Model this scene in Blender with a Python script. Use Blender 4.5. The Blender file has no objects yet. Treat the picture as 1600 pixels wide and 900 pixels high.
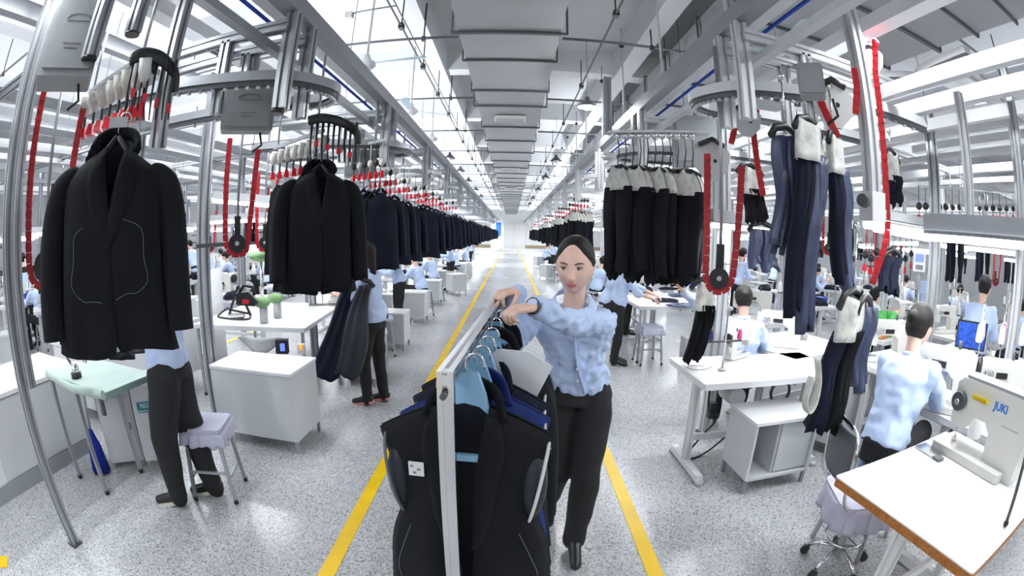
import bpy, math, random
import numpy as np
from mathutils import Vector, Matrix, noise
random.seed(7)
PI = math.pi
sc = bpy.context.scene
COL = sc.collection
# ------------------------------------------------------------------ camera
CAM_H = 1.62
FPX, PITCH, YAW, ROLL = 725.358, 0.115, 0.0035, 0.022
cd = bpy.data.cameras.new('camera'); cam = bpy.data.objects.new('camera', cd); COL.objects.link(cam); sc.camera = cam
fwd = Vector((math.sin(YAW)*math.cos(PITCH), math.cos(YAW)*math.cos(PITCH), -math.sin(PITCH)))
rgt = Vector((math.cos(YAW), -math.sin(YAW), 0)); upv = rgt.cross(fwd)
CA = rgt*math.cos(ROLL) + upv*math.sin(ROLL); CB = upv*math.cos(ROLL) - rgt*math.sin(ROLL)
mw = Matrix((CA, CB, -fwd)).transposed().to_4x4(); mw.translation = Vector((0, 0, CAM_H)); cam.matrix_world = mw
cd.type = 'PANO'; cd.panorama_type = 'FISHEYE_EQUISOLID'; cd.sensor_width = 36; cd.sensor_fit = 'HORIZONTAL'
cd.fisheye_lens = FPX/1600*36; cd.fisheye_fov = PI; cd.clip_start = 0.05; cd.clip_end = 200
def ray(u, v):
    dx, dy = u-800, 450-v; rr = math.hypot(dx, dy)+1e-9; th = 2*math.asin(rr/(2*FPX))
    return CA*(math.sin(th)*dx/rr) + CB*(math.sin(th)*dy/rr) + fwd*math.cos(th)
EYE = Vector((0, 0, CAM_H))
def atz(u, v, z): d = ray(u, v); return EYE + d*((z-CAM_H)/d.z)
def aty(u, v, y): d = ray(u, v); return EYE + d*(y/d.y)
def atx(u, v, x): d = ray(u, v); return EYE + d*(x/d.x)
# ------------------------------------------------------------------ world, exposure
w = bpy.data.worlds.new('world'); sc.world = w; w.use_nodes = True
w.node_tree.nodes['Background'].inputs[0].default_value = (0.86, 0.93, 1.0, 1); w.node_tree.nodes['Background'].inputs[1].default_value = 0.6
sc.view_settings.view_transform = 'Standard'; sc.view_settings.look = 'None'; sc.view_settings.gamma = 1
sc.view_settings.exposure = 0.12; sc.view_settings.use_curve_mapping = False
sc.cycles.max_bounces = 7; sc.cycles.diffuse_bounces = 4; sc.cycles.glossy_bounces = 3; sc.cycles.transparent_max_bounces = 8
sc.cycles.caustics_reflective = False; sc.cycles.caustics_refractive = False; sc.cycles.sample_clamp_indirect = 6
def area(name, loc, sx, sy, power, rot=(0, 0, 0), col=(0.93, 0.97, 1)):
    l = bpy.data.lights.new(name, 'AREA'); l.shape = 'RECTANGLE'; l.size = sx; l.size_y = sy; l.energy = power; l.color = col
    o = bpy.data.objects.new(name, l); o.location = loc; o.rotation_euler = rot; COL.objects.link(o); return o
# ------------------------------------------------------------------ materials
M = {}
def mat(name, col, rough=0.5, metal=0.0, noisy=0.0, scale=8.0, bump=0.0, bscale=60.0, emit=0.0, spec=0.5, sheen=0.0, coat=0.0, stretch=None):
    m = bpy.data.materials.new(name); m.use_nodes = True; nt = m.node_tree; b = nt.nodes['Principled BSDF']
    b.inputs['Base Color'].default_value = (*col, 1); b.inputs['Roughness'].default_value = rough; b.inputs['Metallic'].default_value = metal
    b.inputs['Specular IOR Level'].default_value = spec
    if sheen: b.inputs['Sheen Weight'].default_value = sheen
    if coat: b.inputs['Coat Weight'].default_value = coat
    if emit: b.inputs['Emission Color'].default_value = (*col, 1); b.inputs['Emission Strength'].default_value = emit
    tc = nt.nodes.new('ShaderNodeTexCoord'); src = tc.outputs['Object']
    if stretch:
        mp = nt.nodes.new('ShaderNodeMapping'); mp.inputs['Scale'].default_value = stretch; nt.links.new(src, mp.inputs[0]); src = mp.outputs[0]
    if noisy:
        n = nt.nodes.new('ShaderNodeTexNoise'); n.inputs['Scale'].default_value = scale; n.inputs['Detail'].default_value = 4
        r = nt.nodes.new('ShaderNodeValToRGB'); r.color_ramp.elements[0].position = 0.3; r.color_ramp.elements[1].position = 0.7
        r.color_ramp.elements[0].color = (*[c*(1-noisy) for c in col], 1); r.color_ramp.elements[1].color = (*[min(1, c*(1+noisy)) for c in col], 1)
        nt.links.new(src, n.inputs['Vector']); nt.links.new(n.outputs[0], r.inputs[0]); nt.links.new(r.outputs[0], b.inputs['Base Color'])
    if bump:
        n = nt.nodes.new('ShaderNodeTexNoise'); n.inputs['Scale'].default_value = bscale; n.inputs['Detail'].default_value = 3
        bp = nt.nodes.new('ShaderNodeBump'); bp.inputs['Strength'].default_value = bump; bp.inputs['Distance'].default_value = 0.01
        nt.links.new(src, n.inputs['Vector']); nt.links.new(n.outputs[0], bp.inputs['Height']); nt.links.new(bp.outputs[0], b.inputs['Normal'])
    M[name] = m; return m
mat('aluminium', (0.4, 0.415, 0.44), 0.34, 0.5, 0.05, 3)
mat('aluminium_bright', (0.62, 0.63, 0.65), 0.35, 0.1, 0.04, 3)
mat('grey_metal', (0.33, 0.345, 0.37), 0.45, 0.3, 0.06, 3)
mat('dark_metal', (0.09, 0.095, 0.105), 0.45, 0.4)
mat('chrome', (0.75, 0.75, 0.76), 0.14, 1.0, 0.04, 6)
mat('white_paint', (0.74, 0.75, 0.77), 0.45, 0.0, 0.03, 3)
mat('cabinet_paint', (0.6, 0.615, 0.635), 0.38, 0.05, 0.04, 2.5, 0.04, 12)
mat('cabinet_top', (0.78, 0.785, 0.79), 0.35, 0.0, 0.04, 2)
mat('laminate', (0.8, 0.79, 0.78), 0.32, 0.0, 0.02, 3)
mat('wood_edge', (0.42, 0.16, 0.035), 0.5, 0.0, 0.3, 9, 0.1, 40, stretch=(1, 8, 8))
mat('machine_cream', (0.72, 0.71, 0.67), 0.3, 0.0, 0.04, 5, coat=0.3)
mat('box_grey', (0.27, 0.285, 0.295), 0.5, 0.0, 0.05, 4)
mat('plastic_grey', (0.5, 0.51, 0.52), 0.45)
mat('plastic_black', (0.012, 0.012, 0.014), 0.4)
mat('plastic_white', (0.78, 0.78, 0.77), 0.4)
mat('red_chain', (0.42, 0.008, 0.014), 0.4, 0.0, 0.2, 30)
mat('red_clip', (0.62, 0.012, 0.03), 0.35)
mat('blue_pipe', (0.012, 0.06, 0.42), 0.4)
mat('blue_label', (0.01, 0.18, 0.5), 0.5)
mat('suit_black', (0.0058, 0.0066, 0.0095), 0.9, 0, 0.25, 5, 0.25, 500, sheen=0.02, spec=0.25)
mat('suit_navy', (0.0065, 0.009, 0.023), 0.85, 0, 0.25, 5, 0.25, 500, sheen=0.02, spec=0.25)
mat('suit_blue', (0.009, 0.022, 0.13), 0.8, 0, 0.2, 5, 0.25, 500, sheen=0.02, spec=0.25)
mat('lining', (0.009, 0.011, 0.022), 0.5, 0, 0.2, 6)
mat('lining_sheen', (0.07, 0.085, 0.16), 0.3, 0, 0.25, 9)
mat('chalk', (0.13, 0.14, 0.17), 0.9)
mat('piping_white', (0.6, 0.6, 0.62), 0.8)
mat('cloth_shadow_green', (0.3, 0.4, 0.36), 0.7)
mat('bag_white', (0.66, 0.65, 0.61), 0.7, 0, 0.22, 22, 0.5, 30)
mat('hanger_blue', (0.27, 0.5, 0.72), 0.4, 0, 0.08, 12)
mat('paper', (0.72, 0.73, 0.76), 0.8, 0, 0.03, 4)
mat('shirt_blue', (0.56, 0.68, 0.94), 0.75, 0, 0.05, 6, 0.9, 12, stretch=(1, 1, 0.55))
mat('trouser_black', (0.013, 0.013, 0.015), 0.85, 0, 0.2, 6, 0.4, 14)
mat('skin', (0.82, 0.53, 0.42), 0.5, 0, 0.06, 14)
mat('hair', (0.012, 0.008, 0.007), 0.5, 0, 0.35, 30, 0.5, 60, stretch=(1, 6, 1), spec=0.3)
mat('lips', (0.5, 0.13, 0.14), 0.4); mat('eye_white', (0.5, 0.46, 0.45), 0.3); mat('iris', (0.02, 0.01, 0.008), 0.15); mat('brow', (0.06, 0.035, 0.028), 0.8)
mat('shoe_black', (0.012, 0.012, 0.013), 0.28); mat('sole_pale', (0.6, 0.58, 0.5), 0.6); mat('shoe_pink', (0.7, 0.25, 0.25), 0.6)
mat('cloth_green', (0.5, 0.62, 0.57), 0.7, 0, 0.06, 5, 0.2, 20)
mat('cloth_green_dark', (0.15, 0.2, 0.18), 0.7)
mat('cloth_lilac', (0.5, 0.5, 0.62), 0.85, 0, 0.08, 9, 0.3, 20)
mat('cloth_jade', (0.2, 0.36, 0.16), 0.8, 0, 0.3, 10, 0.3, 20)
mat('cloth_lime', (0.12, 0.55, 0.14), 0.7, 0, 0.3, 10)
mat('cloth_orange', (0.6, 0.22, 0.06), 0.7, 0, 0.2, 10)
mat('mop_blue', (0.01, 0.03, 0.36), 0.9, 0, 0.3, 50, 0.6, 80)
mat('mop_green', (0.28, 0.75, 0.04), 0.4)
mat('label_teal', (0.02, 0.2, 0.25), 0.5)
mat('text_white', (0.8, 0.85, 0.85), 0.5); mat('text_blue', (0.03, 0.18, 0.62), 0.5); mat('text_yellow', (0.8, 0.62, 0.02), 0.5); mat('text_grey', (0.2, 0.2, 0.22), 0.6)
mat('screen_blue', (0.01, 0.05, 0.3), 0.2, 0, 0.75, 26, emit=0.7)
mat('screen_small', (0.1, 0.14, 0.9), 0.2, emit=1.6)
mat('amber', (0.9, 0.4, 0.05), 0.3, emit=0.8)
mat('thread_white', (0.76, 0.76, 0.78), 0.7); mat('thread_pink', (0.75, 0.08, 0.3), 0.7); mat('thread_navy', (0.03, 0.04, 0.12), 0.7); mat('thread_yellow', (0.8, 0.65, 0.05), 0.7)
mat('vinyl_grey', (0.1, 0.11, 0.125), 0.45)
mat('yellow_paint', (0.86, 0.55, 0.0), 0.35, 0, 0.1, 5)
mat('beam_white', (0.86, 0.87, 0.89), 0.7, 0, 0.02, 1)
mat('ceiling_white', (0.74, 0.755, 0.785), 0.8, 0, 0.03, 0.7)
mat('duct_grey', (0.38, 0.39, 0.41), 0.6, 0.1, 0.07, 1.2, 0.08, 8)
mat('duct_seam', (0.1, 0.105, 0.115), 0.6)
mat('pipe_grey', (0.2, 0.21, 0.225), 0.5)
mat('wall_white', (0.75, 0.76, 0.78), 0.7, 0, 0.03, 0.6)
mat('skirting_tan', (0.35, 0.27, 0.16), 0.6)
mat('gold_wood', (0.5, 0.27, 0.07), 0.5, 0, 0.2, 10)
mat('tube_light', (0.95, 0.98, 1.0), 0.3, emit=9.0)
mat('lamp_light', (1.0, 0.98, 0.93), 0.3, emit=7.0)
mat('fan_blade', (0.55, 0.68, 0.76), 0.4)
# terrazzo
m = bpy.data.materials.new('terrazzo'); m.use_nodes = True; nt = m.node_tree; b = nt.nodes['Principled BSDF']; M['terrazzo'] = m
tc = nt.nodes.new('ShaderNodeTexCoord')
v1 = nt.nodes.new('ShaderNodeTexVoronoi'); v1.inputs['Scale'].default_value = 135; nt.links.new(tc.outputs['Object'], v1.inputs['Vector'])
sp = nt.nodes.new('ShaderNodeSeparateColor'); nt.links.new(v1.outputs['Color'], sp.inputs[0])
r1 = nt.nodes.new('ShaderNodeValToRGB'); r1.color_ramp.interpolation = 'CONSTANT'; e = r1.color_ramp.elements
e[0].position = 0; e[0].color = (0.2, 0.205, 0.215, 1); e[1].position = 0.1; e[1].color = (0.36, 0.365, 0.375, 1)
for p_, c_ in ((0.26, 0.48), (0.62, 0.55), (0.88, 0.66)):
    q = e.new(p_); q.color = (c_, c_*1.005, c_*1.02, 1)
nt.links.new(sp.outputs[0], r1.inputs[0])
n1 = nt.nodes.new('ShaderNodeTexNoise'); n1.inputs['Scale'].default_value = 0.9; n1.inputs['Detail'].default_value = 5; nt.links.new(tc.outputs['Object'], n1.inputs['Vector'])
r2 = nt.nodes.new('ShaderNodeValToRGB'); r2.color_ramp.elements[0].position = 0.3; r2.color_ramp.elements[0].color = (0.8, 0.8, 0.82, 1); r2.color_ramp.elements[1].position = 0.65; r2.color_ramp.elements[1].color = (1, 1, 1, 1)
nt.links.new(n1.outputs[0], r2.inputs[0])
mx = nt.nodes.new('ShaderNodeMix'); mx.data_type = 'RGBA'; mx.blend_type = 'MULTIPLY'; mx.inputs[0].default_value = 1
nt.links.new(r1.outputs[0], mx.inputs[6]); nt.links.new(r2.outputs[0], mx.inputs[7]); nt.links.new(mx.outputs[2], b.inputs['Base Color'])
r3 = nt.nodes.new('ShaderNodeMapRange'); r3.inputs[3].default_value = 0.16; r3.inputs[4].default_value = 0.34; nt.links.new(n1.outputs[0], r3.inputs[0]); nt.links.new(r3.outputs[0], b.inputs['Roughness'])

# ------------------------------------------------------------------ mesh builder
def ring_basis(d):
    d = d.normalized(); a = Vector((0, 0, 1)) if abs(d.z) < 0.9 else Vector((1, 0, 0))
    x = d.cross(a).normalized(); return x, x.cross(d).normalized() * -1
class MB:
    def __init__(s): s.v = []; s.f = []; s.s = []
    def add(s, vs, fs, sm=False):
        b = len(s.v); s.v += [tuple(p) for p in vs]; s.f += [tuple(i+b for i in f) for f in fs]; s.s += [sm]*len(fs); return s
    def box(s, c, d, rz=0.0, mx=None, tap=1.0):
        x, y, z = d[0]/2, d[1]/2, d[2]/2; pts = [Vector((i*x*(tap if k > 0 else 1), j*y*(tap if k > 0 else 1), k*z)) for k in (-1, 1) for j in (-1, 1) for i in (-1, 1)]
        R = mx if mx is not None else Matrix.Rotation(rz, 3, 'Z'); c = Vector(c)
        return s.add([c+R@p for p in pts], [(0, 2, 3, 1), (4, 5, 7, 6), (0, 1, 5, 4), (2, 6, 7, 3), (0, 4, 6, 2), (1, 3, 7, 5)])
    def rbox(s, c, d, r=0.02, rz=0.0, axis='z'):   # box with rounded vertical edges
        a, b_, h = d; pts = []
        for cx, cy, a0 in ((a/2-r, b_/2-r, 0), (-a/2+r, b_/2-r, 90), (-a/2+r, -b_/2+r, 180), (a/2-r, -b_/2+r, 270)):
            for k in range(4): t = math.radians(a0+30*k); pts.append((cx+r*math.cos(t), cy+r*math.sin(t)))
        return s.prism(pts, h, c, rz, axis)
    def prism(s, poly, h, c=(0, 0, 0), rz=0.0, axis='z', mx=None):
        n = len(poly); c = Vector(c); R = Matrix.Rotation(rz, 3, 'Z')
        if mx is not None: R = mx
        def T(x, y, z):
            if axis == 'z': p = Vector((x, y, z))
            elif axis == 'y': p = Vector((x, z, y))
            else: p = Vector((z, x, y))
            return c+R@p
        vs = [T(x, y, -h/2) for x, y in poly]+[T(x, y, h/2) for x, y in poly]
        fs = [(i, (i+1) % n, n+(i+1) % n, n+i) for i in range(n)]+[tuple(range(n))[::-1], tuple(range(n, 2*n))]
        return s.add(vs, fs)
    def bar(s, p, q, w_, h=None, roll=0.0):
        p, q = Vector(p), Vector(q); h = h or w_; x, y = ring_basis(q-p)
        if roll: x, y = x*math.cos(roll)+y*math.sin(roll), y*math.cos(roll)-x*math.sin(roll)
        o = [(-1, -1), (1, -1), (1, 1), (-1, 1)]
        vs = [b+x*(i*w_/2)+y*(j*h/2) for b in (p, q) for i, j in o]
        return s.add(vs, [(0, 1, 2, 3), (7, 6, 5, 4)]+[(i, 4+i, 4+(i+1) % 4, (i+1) % 4) for i in range(4)])
    def prof(s, p, q, w_):   # slotted aluminium extrusion
        p, q = Vector(p), Vector(q); x, y = ring_basis(q-p); g, dd = 0.16, 0.2; h = 0.5
        side = [(-h, -h), (-g, -h), (-g, -h+dd), (g, -h+dd), (g, -h)]; poly = []
        for k in range(4):
            a = k*PI/2
            for u, v in side: poly.append((u*math.cos(a)-v*math.sin(a), u*math.sin(a)+v*math.cos(a)))
        n = len(poly); vs = [b+x*(u*w_)+y*(v*w_) for b in (p, q) for u, v in poly]
        return s.add(vs, [(i, n+i, n+(i+1) % n, (i+1) % n) for i in range(n)]+[tuple(range(n)), tuple(range(n, 2*n))[::-1]])
    def tube(s, pts, r, n=8, closed=False, caps=True, ry=None):
        pts = [Vector(p) for p in pts]; m = len(pts); vs = []; prev = None
        for i, p in enumerate(pts):
            if closed: d = pts[(i+1) % m]-pts[i-1]
            else: d = pts[min(i+1, m-1)]-pts[max(i-1, 0)]
            if d.length < 1e-9: d = Vector((0, 0, 1))
            d.normalize()
            if prev is None: x, _ = ring_basis(d)
            else:
                x = prev-d*prev.dot(d)
                if x.length < 1e-6: x, _ = ring_basis(d)
                x.normalize()
            prev = x; y = d.cross(x)
            rr = r[i] if isinstance(r, (list, tuple)) else r; r2 = (ry[i] if isinstance(ry, (list, tuple)) else ry) if ry is not None else rr
            for k in range(n): a = 2*PI*k/n; vs.append(p+x*(rr*math.cos(a))+y*(r2*math.sin(a)))
        fs = []
        for i in range(m if closed else m-1):
            a, b_ = i*n, ((i+1) % m)*n
            for k in range(n): fs.append((a+k, a+(k+1) % n, b_+(k+1) % n, b_+k))
        s.add(vs, fs, True)
        if caps and not closed:
            b0 = len(s.v)-m*n; s.f += [tuple(b0+k for k in range(n))[::-1], tuple(b0+(m-1)*n+k for k in range(n))]; s.s += [False, False]
        return s
    def cyl(s, p, q, r, n=12, r2=None): return s.tube([p, q], [r, r2 if r2 is not None else r], n)
    def lathe(s, prof, c=(0, 0, 0), n=16, mx=None):
        c = Vector(c); vs = []
        for r, z in prof:
            for k in range(n):
                a = 2*PI*k/n; p = Vector((r*math.cos(a), r*math.sin(a), z)); vs.append(c+(mx@p if mx is not None else p))
        fs = [(i*n+k, i*n+(k+1) % n, (i+1)*n+(k+1) % n, (i+1)*n+k) for i in range(len(prof)-1) for k in range(n)]
        return s.add(vs, fs, True)
    def ell(s, c, r, n=16, m=10, mx=None):
        c = Vector(c); r = r if isinstance(r, (tuple, list)) else (r, r, r); vs = []
        for i in range(m+1):
            t = PI*i/m
            for k in range(n):
                a = 2*PI*k/n; p = Vector((r[0]*math.sin(t)*math.cos(a), r[1]*math.sin(t)*math.sin(a), r[2]*math.cos(t))); vs.append(c+(mx@p if mx is not None else p))
        return s.add(vs, [(i*n+k, (i+1)*n+k, (i+1)*n+(k+1) % n, i*n+(k+1) % n) for i in range(m) for k in range(n)], True)
    def caps(s, p, q, r1, r2, n=14):   # tapered capsule
        p, q = Vector(p), Vector(q); d = q-p; L = d.length
        if L < 1e-6: return s.ell(p, r1)
        d.normalize(); pts = []; rs = []
        for t in (0.08, 0.3, 0.6, 0.85): pts.append(p-d*r1*math.cos(t*PI/2)); rs.append(r1*math.sin(t*PI/2))
        pts += [p, q]; rs += [r1, r2]
        for t in (0.85, 0.6, 0.3, 0.08): pts.append(q+d*r2*math.cos(t*PI/2)); rs.append(r2*math.sin(t*PI/2))
        return s.tube(pts, rs, n)
    def grid(s, fn, nu, nv, sm=True):
        vs = [fn(i/nu, j/nv) for j in range(nv+1) for i in range(nu+1)]
        return s.add(vs, [(j*(nu+1)+i, j*(nu+1)+i+1, (j+1)*(nu+1)+i+1, (j+1)*(nu+1)+i) for j in range(nv) for i in range(nu)], sm)
    def mesh(s, name, material):
        me = bpy.data.meshes.new(name); me.from_pydata(s.v, [], s.f); me.polygons.foreach_set('use_smooth', s.s)
        if material: me.materials.append(M[material])
        me.update(); return me
    def build(s, name, material, parent=None, solid=0.0, label=None, loc=None, fix=False):
        me = s.mesh(name, material)
        if fix:
            import bmesh
            bm = bmesh.new(); bm.from_mesh(me); bmesh.ops.recalc_face_normals(bm, faces=bm.faces); bm.to_mesh(me); bm.free()
        o = bpy.data.objects.new(name, me); COL.objects.link(o)
        if parent is not None: o.parent = parent
        if loc is not None: o.location = loc
        if label: o['label'] = label
        if solid:
            md = o.modifiers.new('thick', 'SOLIDIFY'); md.thickness = solid; md.offset = 0
        return o
def tag(o, label, cat, group=None):
    o['label'] = label; o['category'] = cat
    if group: o['group'] = group
    return o
def thing(name, label, cat, loc=(0, 0, 0), rz=0.0, group=None, rot=None):
    o = bpy.data.objects.new(name, None); o.empty_display_size = 0.1; COL.objects.link(o); o.location = loc; o.rotation_euler = rot or (0, 0, rz)
    return tag(o, label, cat, group)
def struct(o): o['kind'] = 'structure'; return o
KIDS = {}
def kids(o):
    return [c for c in ALLK.get(o.name, [])]
ALLK = {}
def index_children():
    ALLK.clear()
    for o in sc.objects:
        if o.parent: ALLK.setdefault(o.parent.name, []).append(o)
def dup(root, loc, rz=None, label=None, group=None, scale=None, mirror=False):
    if root.name not in ALLK: index_children()
    r = root.copy(); COL.objects.link(r); r.location = loc
    if rz is not None: r.rotation_euler = (root.rotation_euler[0], root.rotation_euler[1], rz)
    if label: r['label'] = label
    if group: r['group'] = group
    if scale: r.scale = (scale, scale, scale)
    for ch in ALLK.get(root.name, []):
        c = ch.copy(); COL.objects.link(c); c.parent = r; c.matrix_parent_inverse = ch.matrix_parent_inverse.copy()
        for g in ALLK.get(ch.name, []):
            d = g.copy(); COL.objects.link(d); d.parent = c; d.matrix_parent_inverse = g.matrix_parent_inverse.copy()
    return r
ORD = 'nearest second third fourth fifth sixth seventh eighth ninth tenth eleventh twelfth thirteenth fourteenth fifteenth sixteenth seventeenth eighteenth nineteenth twentieth'.split()
ORD += ['twenty-'+x for x in 'first second third fourth fifth sixth seventh eighth ninth'.split()] + ['thirtieth']
# ------------------------------------------------------------------ added fill lights (up and down) to brighten the hall, in rows over the workstations
FILL_ROWS = [(s*x, y) for x in (2.2, 5.5, 9.0) for s in (-1, 1) for y in (-3, 2.2, 7.4, 12.6, 18.4, 25, 33, 42, 51)]
DOWN, UPW = 74, 60
for x, y in FILL_ROWS:
    f_ = 1.0 if y < 10 else (1.5 if y < 24 else 2.4)
    area('added_fill_down', (x, y, 2.98 if abs(x) < 4 else 3.05), 0.12, 4.2, DOWN*f_)
    if not (x > 0 and y < 9 and x < 8): area('added_fill_up', (x, y, 3.16 if abs(x) < 4 else 3.2), 0.12, 4.2, UPW*min(f_, 1.6), rot=(PI, 0, 0))
# ------------------------------------------------------------------ the hall
def slab(name, c, d, m): return struct(MB().box(c, d).build(name, m))
slab('floor', (0, 25, -0.05), (34, 66, 0.1), 'terrazzo')
slab('ceiling', (0, 25, 5.05), (34, 66, 0.1), 'ceiling_white')
slab('wall_far', (0, 57.1, 2.5), (34, 0.2, 5), 'wall_white')
slab('wall_back', (0, -7.1, 2.5), (34, 0.2, 5), 'wall_white')
for sx, nm in ((-1, 'left'), (1, 'right')):
    slab('wall_'+nm, (sx*16.6, 25, 2.5), (0.2, 64, 5.0), 'wall_white')
slab('baseboard_far', (0, 56.96, 0.18), (34, 0.06, 0.36), 'skirting_tan')
# yellow lane lines, painted flat on the terrazzo
for i, (x, w_) in enumerate(((-0.872, 0.085), (0.752, 0.085))):
    struct(MB().box((x, 25, 0.0015), (w_, 64, 0.003)).build('floor_marking', 'yellow_paint'))
struct(MB().box((-4.35, 2.0, 0.0015), (0.09, 14, 0.003)).build('floor_marking', 'yellow_paint'))
p = atz(3, 893, 0); struct(MB().box((p.x-0.2, p.y-0.1, 0.0015), (0.5, 0.12, 0.003), rz=0.9).build('floor_marking', 'yellow_paint'))
# coffered concrete beams
for x in (-11.2, -7.9, -4.65, -1.36, 1.89, 5.15, 8.4, 11.7):
    slab('ceiling_beam', (x, 25, 4.76), (0.29, 64, 0.52), 'beam_white')
for k in range(16): slab('ceiling_beam', (0, 0.72+3.62*k, 4.78), (33, 0.32, 0.44), 'beam_white')
# ducts
def duct(label, x0, x1, z, ys, group=None):
    t = thing('air_duct', label, 'duct', ((x0+x1)/2, ys[0], z), group=group); W = x1-x0
    for a, b_ in zip(ys[:-1], ys[1:]):
        MB().box((0, (a+b_)/2-ys[0], 0.24), (W-0.05, b_-a-0.03, 0.46)).build('duct_panel', 'duct_grey', t)
    for i, a in enumerate(ys):
        q = MB(); ww = W+(0.1 if i % 3 == 1 else 0.03); h = 0.05 if i % 3 == 1 else 0.03
        q.box((0, a-ys[0], -0.012), (ww, h, 0.03)); q.box((-ww/2, a-ys[0], 0.24), (0.02, h, 0.5)); q.box((ww/2, a-ys[0], 0.24), (0.02, h, 0.5)); q.box((0, a-ys[0], 0.485), (ww, h, 0.02))
        if i % 3 == 1:
            for s in (-1, 1): q.cyl((s*(ww/2-0.01), a-ys[0], 0.48), (s*(ww/2-0.01), a-ys[0], 0.98), 0.008, 6)
        q.build('duct_flange', 'duct_seam', t)
    return t
duct('wide flat grey air duct with dark seams above the middle aisle', -0.69, 0.54, 4.0, [-4.5, -2.8, -1.1, 0.4, 1.6, 2.7, 3.7, 5.0, 5.92, 7.32, 8.26, 9.98, 11.5]+[13.2+1.55*k for k in range(27)])
duct('broad dark grey air duct over the right-hand workstations', 2.25, 4.6, 4.0, [-3, -1.6, -0.7, 0.1, 0.9, 1.6, 2.24, 2.94, 3.9]+[5.0+1.25*k for k in range(12)])
for i, (y, w_) in enumerate(((9.1, 0.36), (16.4, 0.3), (23.5, 0.3))):
    t = thing('air_diffuser', 'white louvred air diffuser under the middle duct, %s one' % ORD[i], 'vent', (-0.08, y, 3.985)); q = MB().box((0, 0, -0.03), (0.62, w_, 0.05)); q.build('housing', 'plastic_white', t)
    for j in range(4): MB().box((0, -w_/2+0.05+j*(w_-0.1)/3, -0.06), (0.56, 0.02, 0.02), mx=Matrix.Rotation(0.5, 3, 'X')).build('louvre', 'plastic_grey', t)
# transverse hanger pipes, both sides of the duct
k = 0
for side, x0, x1 in ((0, -8.5, -0.74), (1, 0.6, 8.5)):
    for j in range(13):
        y = 2.75+2.87*j; t = thing('ceiling_pipe', 'thin dark grey pipe crossing the ceiling %s of the duct, %s one' % (('left', 'right')[side], ORD[j]), 'pipe', (x0, y, 4.22))
        MB().cyl((0, 0, 0), (x1-x0, 0, 0), 0.02 if j < 4 else 0.017, 8).build('pipe_run', 'pipe_grey', t)
        for xx in (1.2, 3.4, 5.6, 7.3): MB().cyl((xx, 0, 0), (xx, 0, 0.56), 0.012, 6).box((xx, 0, -0.01), (0.05, 0.05, 0.07)).build('hanger_rod', 'dark_metal', t)
def long_pipe(x, z, r, label, step=1.55, m='pipe_grey', two=False):
    t = thing('ceiling_pipe', label, 'pipe', (x, -2, z)); q = MB().cyl((0, 0, 0), (0, 56, 0), r, 8)
    if two: q.cyl((0.05, 0, 0.03), (0.05, 56, 0.03), r*0.7, 6)
    q.build('pipe_run', m, t); y = 1.2
    while y < 40: MB().box((0, y, 0.0), (0.06, 0.09, 0.07)).cyl((0, y, 0), (0, y, 0.45), 0.009, 6).build('bracket', 'plastic_black', t); y += step
long_pipe(-1.3, 4.02, 0.012, 'pair of thin cables with black clamps running along the ceiling left of the duct', 1.4, two=True)
long_pipe(1.04, 4.02, 0.014, 'single thin dark pipe running along the ceiling right of the duct', 2.6)
# drop rods over the right frame
for j in range(14):
    y = 2.6+1.55*j; x = 1.40+0.02*(j % 2)
    t = thing('support_rod', 'slim white rod with black ball joint over the right frame, %s one' % ORD[j], 'rod', (x, y, 4.5)); MB().cyl((0, 0, 0), (0, 0, -1.45), 0.012, 8).build('rod', 'white_paint', t); MB().ell((0, 0, -0.28), 0.035, 10, 6).build('joint', 'plastic_black', t)
# ceiling fans
def fan(loc, label, top, rz, group):
    t = thing('ceiling_fan', label, 'fan', loc, rz, group); MB().cyl((0, 0, 0.06), (0, 0, top-loc[2]), 0.014, 8).build('down_rod', 'plastic_grey', t)
    MB().lathe([(0.0, 0.12), (0.03, 0.11), (0.05, 0.05), (0.1, 0.02), (0.11, -0.02), (0.07, -0.06), (0, -0.065)], n=16).build('motor', 'white_paint', t)
    for k in range(3):
        a = 2*PI*k/3; R = Matrix.Rotation(a, 3, 'Z') @ Matrix.Rotation(0.2, 3, 'Y')
        pl = [(0.03, 0.1), (0.05, 0.4), (0.06, 0.66), (0.0, 0.7), (-0.06, 0.66), (-0.05, 0.4), (-0.03, 0.1)]
        MB().prism(pl, 0.006, (0, 0, 0), mx=R).build('blade', 'fan_blade', t)
fan((-1.62, 4.65, 3.5), 'white ceiling fan nearest above the left frame', 4.8, 0.4, 'ceiling fans')
fan((-1.56, 6.75, 3.5), 'white ceiling fan, second one along the left frame', 4.8, 1.1, 'ceiling fans')
fan((-1.6, 8.9, 3.5), 'white ceiling fan, third one along the left frame', 4.8, 0.1, 'ceiling fans')
fan((2.35, 3.4, 3.45), 'white ceiling fan hanging beneath the right-hand dark duct', 4.0, 0.9, 'ceiling fans')
def pendant(x, y, z, label, lit):
    t = thing('pendant_lamp', label, 'lamp', (x, y, z), group='bell pendant lamps'); MB().cyl((0, 0, 0.1), (0, 0, 4.6-z), 0.006, 6).build('cord', 'plastic_grey', t)
    MB().lathe([(0.0, 0.13), (0.03, 0.13), (0.035, 0.08), (0.14, -0.02), (0.145, -0.03), (0.13, -0.02), (0.03, 0.07)], n=18).build('lamp_shade', 'grey_metal' if lit else 'dark_metal', t)
    MB().ell((0, 0, 0.0), 0.07, 12, 8).build('bulb', 'lamp_light' if lit else 'plastic_white', t)
    if lit: l = bpy.data.lights.new('lamp', 'POINT'); l.energy = 60; l.shadow_soft_size = 0.07; o = bpy.data.objects.new('lamp_glow', l); COL.objects.link(o); o.location = (x, y, z-0.1)
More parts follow.
